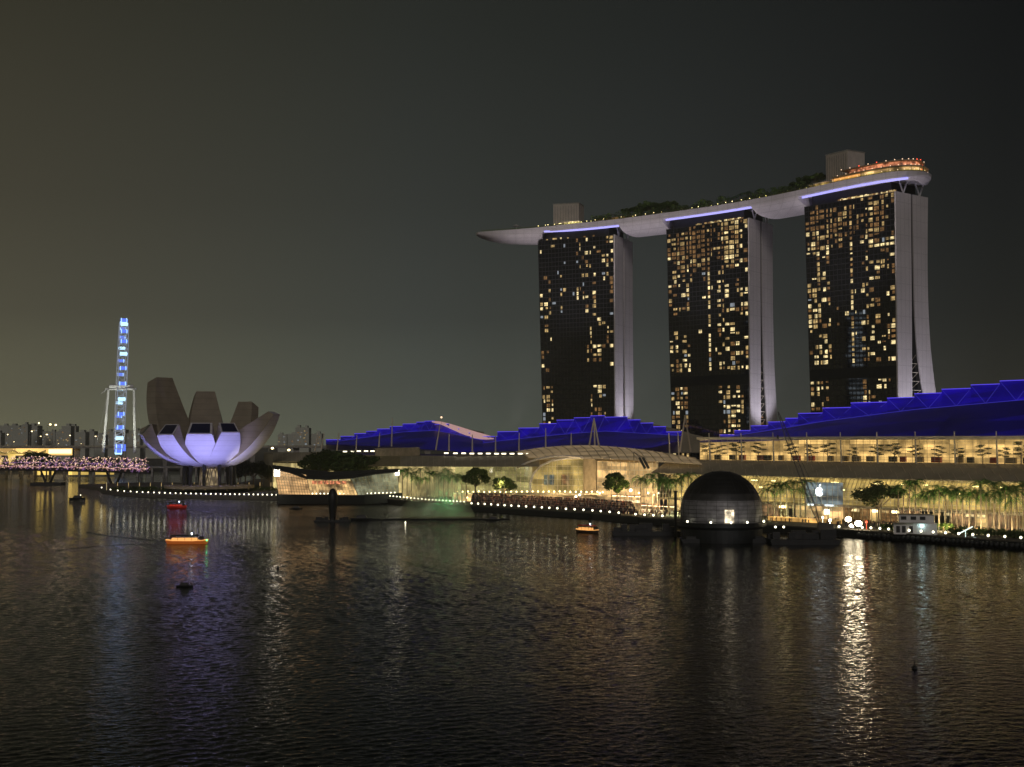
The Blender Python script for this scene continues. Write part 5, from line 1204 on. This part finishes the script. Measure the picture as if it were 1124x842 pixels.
for px, w_, z, e, c_ in ((712, -18, 9, 9000, (1, .75, .4)), (690, -18, 10, 9000, (1, .75, .4)), (1000, -24, 5, 6000, (1, .8, .45)), (1040, -24, 5, 6000, (1, .8, .45)), (1085, -24, 5, 6000, (1, .8, .45)), (1062, -26, 4, 6000, (1, .85, .45)), (1110, -26, 4, 6000, (1, .85, .45)), (1020, -26, 4, 6000, (1, .85, .45)), (470, -18, 6, 6000, (.9, .95, .45)), (430, -18, 6, 6000, (.9, .95, .45)), (860, -14, 6, 6000, (.9, .95, .5)), (450, -18, 6, 7000, (.9, .95, .45)), (490, -18, 6, 7000, (.9, .95, .45)), (740, -22, 6, 6000, (.9, .95, .5)), (600, -14, 14, 9000, (1, .7, .36)), (640, -14, 14, 9000, (1, .7, .36)), (550, -14, 14, 7000, (1, .7, .36))):
    l = bpy.data.lights.new('promenade_fill', 'POINT'); l.energy = e; l.color = c_; l.shadow_soft_size = 1; o = bpy.data.objects.new('promenade_fill', l); C.objects.link(o); o.location = MP(TT(px, w_), w_, z); o.visible_glossy = False  # added fill lights brightening palms and hall front, hidden from glossy reflections

# ================================================================ DOME ON THE WATER, BARGES, CRANE
SC_ = Vector(((791 - 562) / F * 500, 500, 10.8)); Rs = 14.7
dome = empty('floating_dome', (SC_.x, SC_.y, 3.4), 'dark round dome building with louvred rings, floating by the quay', 'dome building')
def ringz(z): return sqrt(max(0.01, Rs * Rs - (z - 10.8) ** 2))
def band(z0, z1, n, rr=0):
    return [[Vector((SC_.x + (ringz(z) + rr) * cos(i * pi / 32), SC_.y + (ringz(z) + rr) * sin(i * pi / 32), z)) for i in range(64)] for z in [z0 + (z1 - z0) * k_ / n for k_ in range(n + 1)]]
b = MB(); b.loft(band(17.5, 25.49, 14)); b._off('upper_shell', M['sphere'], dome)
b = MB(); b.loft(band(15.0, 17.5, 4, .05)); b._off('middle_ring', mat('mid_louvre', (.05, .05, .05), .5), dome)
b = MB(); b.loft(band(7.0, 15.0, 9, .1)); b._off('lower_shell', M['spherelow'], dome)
for k_ in range(13):
    b = MB(); z = 7.6 + k_ * 1.4
    if z > 24: break
    R_ = [Vector((SC_.x + (ringz(z) + .25) * cos(i * pi / 32), SC_.y + (ringz(z) + .25) * sin(i * pi / 32), z)) for i in range(65)]
    b.path(R_, .06, 4); b._off('louvre_ring', M['dark'], dome)
b = MB()
for i in range(24): 
    a = i * pi / 12; b.path([Vector((SC_.x + (ringz(z) + .15) * cos(a), SC_.y + (ringz(z) + .15) * sin(a), z)) for z in [7 + 18.2 * q / 12 for q in range(13)]], .06, 4)
b._off('meridian_rib', M['dark'], dome)
b = MB(); b.loft([[Vector((SC_.x + r * cos(i * pi / 24), SC_.y + r * sin(i * pi / 24), z)) for i in range(48)] for r, z in ((14.6, -.6), (14.8, 4.6), (16.2, 5.6), (16.2, 7.0))]); b._off('base_ring', M['black'], dome)
b = MB(); b.box((SC_.x + .6, SC_.y - 14.2, 9.6), (3.2, 2, 4.6)); b._off('lit_doorway', emi('door_light', (1, .82, .55), 1.6, var=.4, scale=.6), dome)
for dx in (-13.5, -6, 1, 7, 14, 19, 22):
    b = MB(); y = SC_.y - sqrt(max(16.3 ** 2 - dx * dx, 0)) if abs(dx) < 16 else SC_.y - 4; b.ball((SC_.x + dx, y + .3, 7.5 if abs(dx) < 16 else 5.2), .42, 8, 5); b._off('rim_lamp', M['lampw'], dome)
spot('dome_lamp', (SC_.x + .5, SC_.y - 26, 5), (SC_.x, SC_.y - 12, 11), 1500, 110, (1, .9, .8), .4)
# dark jetty and barges
def barge(name, px0, px1, py, w_, hgt, lab, cat, deckh=1.2, seed=0, clutter=8):
    a = onz(px0, py, 0); c_ = onz(px1, py, 0); L_ = c_.x - a.x; o = empty(name, ((a.x + c_.x) / 2, a.y + w_ / 2, 0), lab, cat); r = random.Random(seed)
    b = MB(); b.loft([[Vector((x * L_ / 2, y * w_ / 2, z)) for x, y in ((-s_, -1), (s_, -1), (s_, 1), (-s_, 1))] for s_, z in ((.94, -.6), (1, deckh * .7), (1, deckh))]); b.build('hull', M['black'], o)
    for i in range(clutter):
        b = MB(); sx_, sy, sz = r.uniform(1.5, 5), r.uniform(1.5, 3), r.uniform(.5, hgt); b.box((r.uniform(-.42, .42) * L_, r.uniform(-.3, .3) * w_, deckh + sz / 2), (sx_, sy, sz)); b.build('deck_crate', M[r.choice(['black', 'dark', 'black'])], o)
    b = MB(); n_ = max(3, int(L_ / 4))
    for i in range(n_): b.tube((-L_ / 2 + L_ * i / (n_ - 1), -w_ / 2 + .1, deckh), (-L_ / 2 + L_ * i / (n_ - 1), -w_ / 2 + .1, deckh + 1), .05, n=4)
    b.tube((-L_ / 2, -w_ / 2 + .1, deckh + 1), (L_ / 2, -w_ / 2 + .1, deckh + 1), .05, n=4); b.build('railing', M['dark'], o)
    return o
barge('work_barge', 672, 748, 588, 7, 3.0, 'dark flat barge with crates, left of the dome', 'barge', 1.6, 1, 12)
barge('work_barge', 748, 850, 596, 8, 1.4, 'dark low pontoon directly in front of the dome', 'barge', 1.4, 2, 5)
barge('work_barge', 846, 923, 598, 12, 3.6, 'dark cluttered work barge carrying the crane, right of the dome', 'barge', 1.8, 3, 16)
b = MB(); 
p0 = Vector(((741 - 562) / F * 520, 520, 0)); b.tube((0, 0, 0), (0, 0, 17), .55, .55, n=8); b.tube((0, 0, 17), (0, 0, 17.4), .8, n=8); o = b.build('mooring_pile', M['dark']); o.location = p0; tag(o, 'tall dark mooring pile standing left of the dome', 'pile')
# crane with lattice boom
ck = onz(905, 591, 0); cr = empty('barge_crane', (ck.x, ck.y, 1.85), 'dark crane on the right barge, lattice boom leaning left over the mall roof', 'crane')
b = MB(); b.box((0, 0, .6), (6, 4, 1.2)); b.build('track', M['black'], cr); b = MB(); b.hexa([(-2.5, -1.8, 1.25), (3, -1.8, 1.25), (3, 1.8, 1.25), (-2.5, 1.8, 1.25)], [(-2.2, -1.7, 4.2), (3, -1.7, 3.6), (3, 1.7, 3.6), (-2.2, 1.7, 4.2)]); b.build('cab', M['crane'], cr)
tipd = at(854, 452, ck.y + 6) - Vector((ck.x, ck.y, 1.85)); b0 = Vector((-1.5, 0, 2.5)); bm_ = MB(); N = 26; dirv = (tipd - b0).normalized(); sv = dirv.cross(Vector((0, 1, 0))).normalized(); fv = Vector((0, 1, 0))
def lc(k_, i): wd = .15 + .65 * min(1, k_ / 4, (N - k_) / 6); return b0.lerp(tipd, k_ / N) + (sv * (1 if i in (0, 1) else -1) + fv * (1 if i in (0, 3) else -1)) * wd
for k_ in range(N):
    for i in range(4): bm_.tube(lc(k_, i), lc(k_ + 1, i), .10, n=4); bm_.tube(lc(k_, i), lc(k_ + 1, (i + 1) % 4), .06, n=4)
bm_.build('boom', M['crane'], cr)
b = MB(); b.tube(tipd, tipd + Vector((-.2, 0, -9)), .05, n=4); b.box(tipd + Vector((-.2, 0, -9.6)), (.6, .6, 1.4)); b.build('hook', M['black'], cr)
b = MB(); b.tube(b0 + Vector((3, 0, 3)), tipd, .05, n=4); b.tube(b0 + Vector((3.4, .6, 3)), tipd, .05, n=4); b.tube((1.5, 0, 3.6), b0 + Vector((3, 0, 7)), .15, n=4); b.build('backstay', M['black'], cr)
# light bank hanging over the vault of the arched hall
fb = W3(704, 508, -3); fbo = empty('light_bank', (fb.x, fb.y, fb.z), 'dark slanted bank of stage lights above the right end of the vaulted hall', 'light bank')
for dx in (0, 1.7):
    b = MB(); b.hexa([(dx + 1.2, 0, -3), (dx + 2.4, 0, -2.6), (dx + 2.4, .9, -2.6), (dx + 1.2, .9, -3)], [(dx - 1.6, 0, 2.4), (dx - .5, 0, 2.8), (dx - .5, .9, 2.8), (dx - 1.6, .9, 2.4)]); b.build('lamp_panel', M['black'], fbo)
b = MB(); b.tube((-.5, .5, 2.5), (-3.5, 3, 5.2), .16); b.tube((1.0, .5, 2.4), (-3.5, 3, 5.2), .12); b.tube((-3.5, 3, 5.2), (-3.5, 3, 1.0), .14); b.build('bracket', M['dark'], fbo)
# bright site floodlights with their mast
for px, py, s_, lab in ((931, 570, 1.15, 'blinding white floodlight on a mast, higher one of the pair beside the crane'), (942, 574.5, 1.3, 'blinding white floodlight on a mast, lower one of the pair beside the crane'), (934, 577, .7, 'small bright site floodlight below the blinding pair')):
    Y_ = on_shore(px).y + 5; p = at(px, py, Y_); o = empty('site_floodlight', (p.x, p.y, 2.62), lab, 'floodlight'); hh = p.z - 2.62
    b = MB(); b.tube((0, 0, 0), (0, 0, hh), .1, n=6); b.build('pole', M['dark'], o); b = MB(); b.ball((0, -.3, hh), 1.0 * s_, 10, 8, .8); b.build('lamp_head', M['flood'], o)
for px, py, m_ in ((911, 571, 'flood'), (921, 578, 'lampw'), (951, 573, 'redl'), (903, 568, 'lampw')):
    Y_ = on_shore(px).y + 14; p = at(px, py, Y_); b = MB(); b.ball((0, 0, 0), .5, 8, 5); b.tube((0, 0, 2.62 - p.z), (0, 0, 0), .08, n=5); o = b.build('site_lamp', M[m_]); o.location = p
    tag(o, {911: 'bright lamp just right of the dark crane base', 921: 'small white lamp left of the blinding floodlight pair', 951: 'small red lamp right of the blinding floodlight pair', 903: 'small white lamp under the glass shop with the apple emblem'}[px], 'lamp')
# orange lit walkway right of the dome
b = MB(); b.hexa([MP(TT(842, -20), -20, 2.7), MP(TT(918, -20), -20, 2.7), MP(TT(918, -20), -17, 2.7), MP(TT(842, -20), -17, 2.7)], [MP(TT(842, -20), -20, 4.3), MP(TT(918, -20), -20, 4.3), MP(TT(918, -20), -17, 4.3), MP(TT(842, -20), -17, 4.3)]); tag(b.build('lit_planter', emi('planter_light', (1, .55, .14), .9, var=.4, scale=.2)), 'long low orange-lit planter wall right of the dome', 'planter')
# white two-storey cabin
cbp = on_shore(1012) + Vector((0, 7, 2.62)); cab = empty('site_cabin', cbp, 'white two-storey cabin with small dark windows on the right quay', 'cabin', rz=-.25)
b = MB(); b.box((0, 0, 2), (15, 5, 4)); b.build('lower_storey', M['white'], cab); b = MB(); b.box((.5, .6, 5.5), (12, 3.6, 2.9)); b.build('upper_storey', M['white'], cab)
b = MB(); b.box((.5, .6, 7.1), (12.6, 4.4, .25)); b.build('roof', M['roofgrey'], cab); b = MB(); b.box((-2, -3.1, 4.15), (12, 1.6, .2)); b.build('awning', M['roofgrey'], cab)
for x_ in (-4, -.6, 2.6): b = MB(); b.box((x_, -1.24, 5.8), (1.9, .12, 1.2)); b.build('window', M['black'], cab)
for x_ in (-6, -4, -1.5): b = MB(); b.box((x_, -2.54, 1.8), (1.3, .12, 2.4)); b.build('door', M['dark'], cab)
b = MB(); b.ball((2.2, -3.2, 3.2), .45, 8, 5); b.build('lamp', emi('cabin_lamp', (.6, .95, 1), 12), cab)
# gangway light beams: slanted bright rods right of cabin
for px, py, dx, dy, lab in ((1052, 586, 5, -2.5, 'tilted white light tube right of the white cabin'), (1066, 588, 4, 2, 'tilted grey gangway rail right of the white cabin')):
    p = at(px, py, on_shore(px).y + 4); b = MB(); b.tube((0, 0, 0), (dx, 0, -dy), .16, n=5); b.tube((dx * .5, 0, 2.62 - p.z), (dx * .5, 0, -dy * .5), .07, n=4); o = b.build('light_tube', emi('tube_%d' % px, (.8, 1, .95), 2.2 if px == 1052 else .3)); o.location = p; tag(o, lab, 'light tube')
# round fenders along the quay wall at the right
fd = MB(); fd.ball((0, 0, 0), 1.0, 8, 6); fdo = fd.build('quay_fender', M['black']); tag(fdo, 'round black fender hanging on the quay wall at the right', 'fender', 'fenders on the right quay wall'); first = True
for i in range(34):
    px = 1122 - i * 5.4; p = on_shore(px) + Vector((-.3, -1.0, 1.3))
    if i == 0: fdo.location = p
    else: c_ = fdo.copy(); C.objects.link(c_); c_.location = p

# ================================================================ BOATS
def bumboat(loc, rz, L_, hullm, lab, light='orangel', roofm='dark', green=False, name='river_boat'):
    o = empty(name, loc, lab, 'boat', rz=rz); W_ = L_ * .26
    def hl(z, k_, e=0): return [Vector((x * L_ / 2 * (1 + e), y * W_ / 2 * k_, z + (.05 * L_ * max(0, abs(x) - .6) if z > 0 else 0))) for x, y in ((-1, -.45), (-.7, -.95), (.3, -1), (.75, -.7), (1.05, 0), (.75, .7), (.3, 1), (-.7, .95), (-1, .45))]
    b = MB(); b.loft([hl(-.4, .75, -.1), hl(.3, .95, -.02), hl(1.15, 1.05)]); b.build('hull', hullm, o)
    b = MB(); b.path([p + Vector((0, 0, .06)) for p in hl(1.15, 1.08)] + [hl(1.15, 1.08)[0] + Vector((0, 0, .06))], .13, 5); b.build('gunwale', M['orangel'] if light == 'orangel' else M[light], o)
    b = MB(); b.box((-L_ * .05, 0, 1.6), (L_ * .6, W_ * .72, .9)); b.build('lit_cabin', M[light], o)
    b = MB(); b.slab([[Vector((x * L_, -W_ * .47, 2.75 - .1 * abs(x))), Vector((x * L_, 0, 3.05)), Vector((x * L_, W_ * .47, 2.75))] for x in (-.38, -.1, .15, .3)], .15); b.build('roof', M[roofm], o)
    for x in (-.36, -.2, -.03, .13, .28):
        for s_ in (-1, 1): b = MB(); b.tube((x * L_, s_ * W_ * .42, 1.1), (x * L_, s_ * W_ * .42, 2.75), .07, n=5); b.build('post', M['dark'], o)
    b = MB(); b.box((L_ * .36, 0, 1.9), (L_ * .08, W_ * .5, 1.5)); b.build('wheelhouse', M['dark'], o)
    b = MB(); b.ball((L_ * .12, 0, 3.6), .28, 6, 4); b.tube((L_ * .12, 0, 3), (L_ * .12, 0, 3.6), .05); b.build('mast_light', emi('mast_light', (.8, .9, 1), 8), o)
    if green: b = MB(); b.ball((L_ * .49, -W_ * .2, 1.3), .28, 6, 4); b.build('bow_light', M['green'], o)
    return o
bumboat(onz(205, 597), 0.05, 14.5, emi('orange_lit_hull', (1, .22, .03), .16, (.7, .2, .04)), 'orange river boat with lit cabin and green bow light, at the left', green=True)
bumboat(onz(194, 558), 0.0, 10.5, M['red'], 'red river boat with dark roof before the museum terrace', light='redcab')
bumboat(onz(645, 585), -.75, 11, mat('black_yellow_hull', (.05, .03, .02), .5), 'red and yellow river boat with a bright headlamp, right of centre', light='orangel', roofm='red')
bw = at(651.5, 584, onz(645, 585).y - 5); l_ = MB(); 
def small_boat(px, py, L_, lab, rz=0, light=None, tower_=False, name='small_boat'):
    o = empty(name, onz(px, py), lab, 'boat', rz=rz); W_ = L_ * .3
    def hl(z, k_): return [Vector((x * L_ / 2, y * W_ / 2 * k_, z)) for x, y in ((-1, -.7), (0, -1), (.6, -.7), (1, 0), (.6, .7), (0, 1), (-1, .7))]
    b = MB(); b.loft([hl(-.3, .7), hl(L_ * .09, 1.05)]); b.build('hull', M['black'], o)
    b = MB(); b.loft([[Vector((x * L_ * .22 * s_, y * W_ * .35 * s_, z)) for x, y in ((-1, -1), (1, -1), (1, 1), (-1, 1))] for s_, z in ((1.2, L_ * .09), (.95, L_ * .2), (.85, L_ * .24))]); b.build('cabin', M['dark'], o)
    b = MB(); b.tube((0, 0, L_ * .24), (0, 0, L_ * .38), .05); b.build('mast', M['dark'], o)
    if light: b = MB(); b.ball((L_ * .2, -.1, L_ * .26), .3, 6, 4); b.build('lamp', M[light], o)
small_boat(85, 548, 10, 'dark speedboat with one white light, at the far left', light='lampw')
small_boat(203, 644, 4.2, 'small unlit dark boat alone on the water, lower left')
small_boat(325, 559, 7, 'dark motor boat below the glass pavilion, left of the sculpture')
small_boat(397, 571, 10, 'dark work boat right of the sculpture float', tower_=True)
small_boat(541, 571, 7, 'unlit dark boat in front of the quay lamps, right of the fountain mist')
# sculpture on its float
sp = onz(365, 572.5); sc_o = empty('water_sculpture', sp, 'tall dark pin-shaped sculpture standing on a float in the bay', 'sculpture')
prof = [(1.25, .6), (1.35, 2), (1.7, 5), (2.1, 8), (2.35, 10.3), (2.25, 11.8), (1.9, 12.9), (1.5, 13.6), (1.35, 14.1), (.9, 14.7), (.2, 14.95)]
b = MB(); b.loft([[Vector((r * cos(i * pi / 8), r * sin(i * pi / 8), z)) for i in range(16)] for r, z in prof]); b.build('body', M['black'], sc_o, smooth=True)
b = MB(); b.hexa([(-8, -3, -.3), (8, -3, -.3), (8, 3, -.3), (-8, 3, -.3)], [(-8, -3, .7), (8, -3, .7), (8, 3, .7), (-8, 3, .7)]); b.build('float', M['black'], sc_o)
r = random.Random(4)
for i in range(12): b = MB(); x_ = r.uniform(-7.5, 7.5); b.box((x_, r.uniform(-2, 2), 1.2), (r.uniform(.6, 2), 1, r.uniform(.8, 2.2))); b.build('equipment', M['black'], sc_o)
# fountain pipe lying on the water, buoys
p0, p1 = onz(405, 570.5), onz(560, 570.5); b = MB(); b.tube(Vector((0, 0, .15)), p1 - p0 + Vector((0, 0, .15)), .35, n=6); o = b.build('fountain_pipe', M['black']); o.location = p0; tag(o, 'long black fountain pipe floating on the water right of the sculpture', 'pipe')
for px, py, s_, mt, lab in ((445, 574, .32, 'lampw', 'small glowing white buoy right of the sculpture'), (419, 573, .6, 'black', 'black buoy between the work boat and the white buoy'), (422, 564, .4, 'black', 'small dark float above the black buoy'), (424, 558, .3, 'black', 'smallest dark float near the pavilion quay'), (305, 623, .35, 'black', 'thin dark marker buoy left of centre on open water'), (1004, 734, .45, 'black', 'round dark buoy alone in the lower right water'), (308, 573, .3, 'black', 'small dark buoy below the glass pavilion'), (122, 575, .35, 'black', 'small dark buoy left of the orange boat')):
    b = MB(); b.ball((0, 0, .1), s_, 10, 6); b.tube((0, 0, .1), (0, 0, s_ * 2.6), s_ * .18, n=5); o = b.build('buoy', M[mt]); o.location = onz(px, py); tag(o, lab, 'buoy')
# wakes: low ridges in the water surface
M['foam'] = mat('foam', (.10, .11, .10), .4, var=.5, scale=.6)
def wake(pts_, w0, w1, h_=.12):
    P_ = [onz(x_, y_) for x_, y_ in pts_]; rows = []
    for i, p in enumerate(P_):
        f_ = i / (len(P_) - 1); w_ = w0 + (w1 - w0) * f_; rows.append([p + Vector((0, w_ * q, .01 + h_ * (1 - q * q))) for q in (-1, -.5, 0, .5, 1)])
    b = MB(); b.sheet(rows); tag(b.build('wake', M['foam']), kind='structure')
wake([(182, 594), (160, 592), (140, 590), (120, 588), (105, 585.5), (95, 584)], .3, .7, .05)
wake([(176, 597), (140, 597.5), (100, 600), (60, 604)], .2, .5, .03)
wake([(206, 559), (225, 561), (245, 565), (258, 569)], .3, .8, .03)
wake([(80, 550), (70, 552), (60, 556), (40, 562)], .3, .8, .03)

# ================================================================ FOUNTAIN MIST with green laser light
vm = bpy.data.materials.new('fountain_mist'); vm.use_nodes = True; nt = vm.node_tree; nt.nodes.clear()
vo = nt.nodes.new('ShaderNodeOutputMaterial'); pv = nt.nodes.new('ShaderNodeVolumePrincipled'); pv.inputs['Color'].default_value = (.75, .82, .68, 1); 
_n = nt.nodes.new('ShaderNodeTexNoise'); _n.inputs['Scale'].default_value = .09; _n.inputs['Detail'].default_value = 4; _g = nt.nodes.new('ShaderNodeNewGeometry'); nt.links.new(_g.outputs['Position'], _n.inputs['Vector'])
_r = nt.nodes.new('ShaderNodeMapRange'); _r.inputs[1].default_value = .4; _r.inputs[2].default_value = .7; _r.inputs[3].default_value = .02; _r.inputs[4].default_value = .09; nt.links.new(_n.outputs[0], _r.inputs[0]); nt.links.new(_r.outputs[0], pv.inputs['Density']); pv.inputs['Anisotropy'].default_value = .2
nt.links.new(pv.outputs[0], vo.inputs['Volume'])
b = MB(); prof = [(463, 568, 8, .1), (466, 568, 9, 9), (474, 0, 9, 17), (487, 0, 10, 26), (497, 0, 10, 24), (506, 0, 10, 15), (515, 0, 8, 7), (520, 0, 6, .1)]
YM = 655.0; b = MB(); rg = []
for x_, _, dpt, hh in [(425, 0, 4, 1.5), (440, 0, 5, 5), (455, 0, 7, 11), (468, 0, 8, 16), (480, 0, 9, 22), (490, 0, 9, 25), (500, 0, 9, 22), (508, 0, 8, 13), (516, 0, 6, 6), (521, 0, 4, 1.5)]:
    X_ = (x_ - 562) / F * YM; rg.append([Vector((X_, YM + dpt * cos(a), .2 + hh * sin(a))) for a in [pi * i / 9 for i in range(10)]])
b.loft(rg); mo = b.build('fountain_mist', vm); tag(mo, 'pale dome of fountain mist over the water, tinged green', 'mist', kind='stuff')
def pl(name, p, e, c_, s_=.5):
    l = bpy.data.lights.new(name, 'POINT'); l.energy = e; l.color = c_; l.shadow_soft_size = s_; o = bpy.data.objects.new(name, l); C.objects.link(o); o.location = p; o.visible_glossy = False
pl('laser_light', at(492, 549, YM - 4), 1500, (.1, 1, .3), .6)
pl('fountain_light', at(470, 558, YM), 500, (.85, 1, .7), 1.5); pl('fountain_light', at(498, 550, YM), 500, (.85, 1, .7), 1.5)

# ================================================================ lit office tower across the bay (outside the frame, mirrored in the largest tower's glass)
of = empty('office_tower', (-430, 825, 0), 'brightly lit slim office tower across the bay, outside the left edge of the picture', 'office tower')
b = MB(); b.box((0, 0, 88), (18, 22, 176)); b.build('wall', M['black'], of)
_r = random.Random(5)
for z in range(8, 174, 5):
    b = MB(); b.box((9.2, _r.uniform(-1, 1), z), (.3, _r.uniform(12, 20), _r.uniform(1.2, 2.6))); b.build('window', M['office'], of)
# ================================================================ haze
hz = bpy.data.materials.new('haze'); hz.use_nodes = True; nt = hz.node_tree; nt.nodes.clear()
vo = nt.nodes.new('ShaderNodeOutputMaterial'); pv = nt.nodes.new('ShaderNodeVolumePrincipled'); pv.inputs['Color'].default_value = (.93, .95, .90, 1); pv.inputs['Density'].default_value = .00008
nt.links.new(pv.outputs[0], vo.inputs['Volume'])
b = MB(); b.box((0, 1900, 109), (9400, 5600, 222)); tag(b.build('haze', hz), kind='stuff')
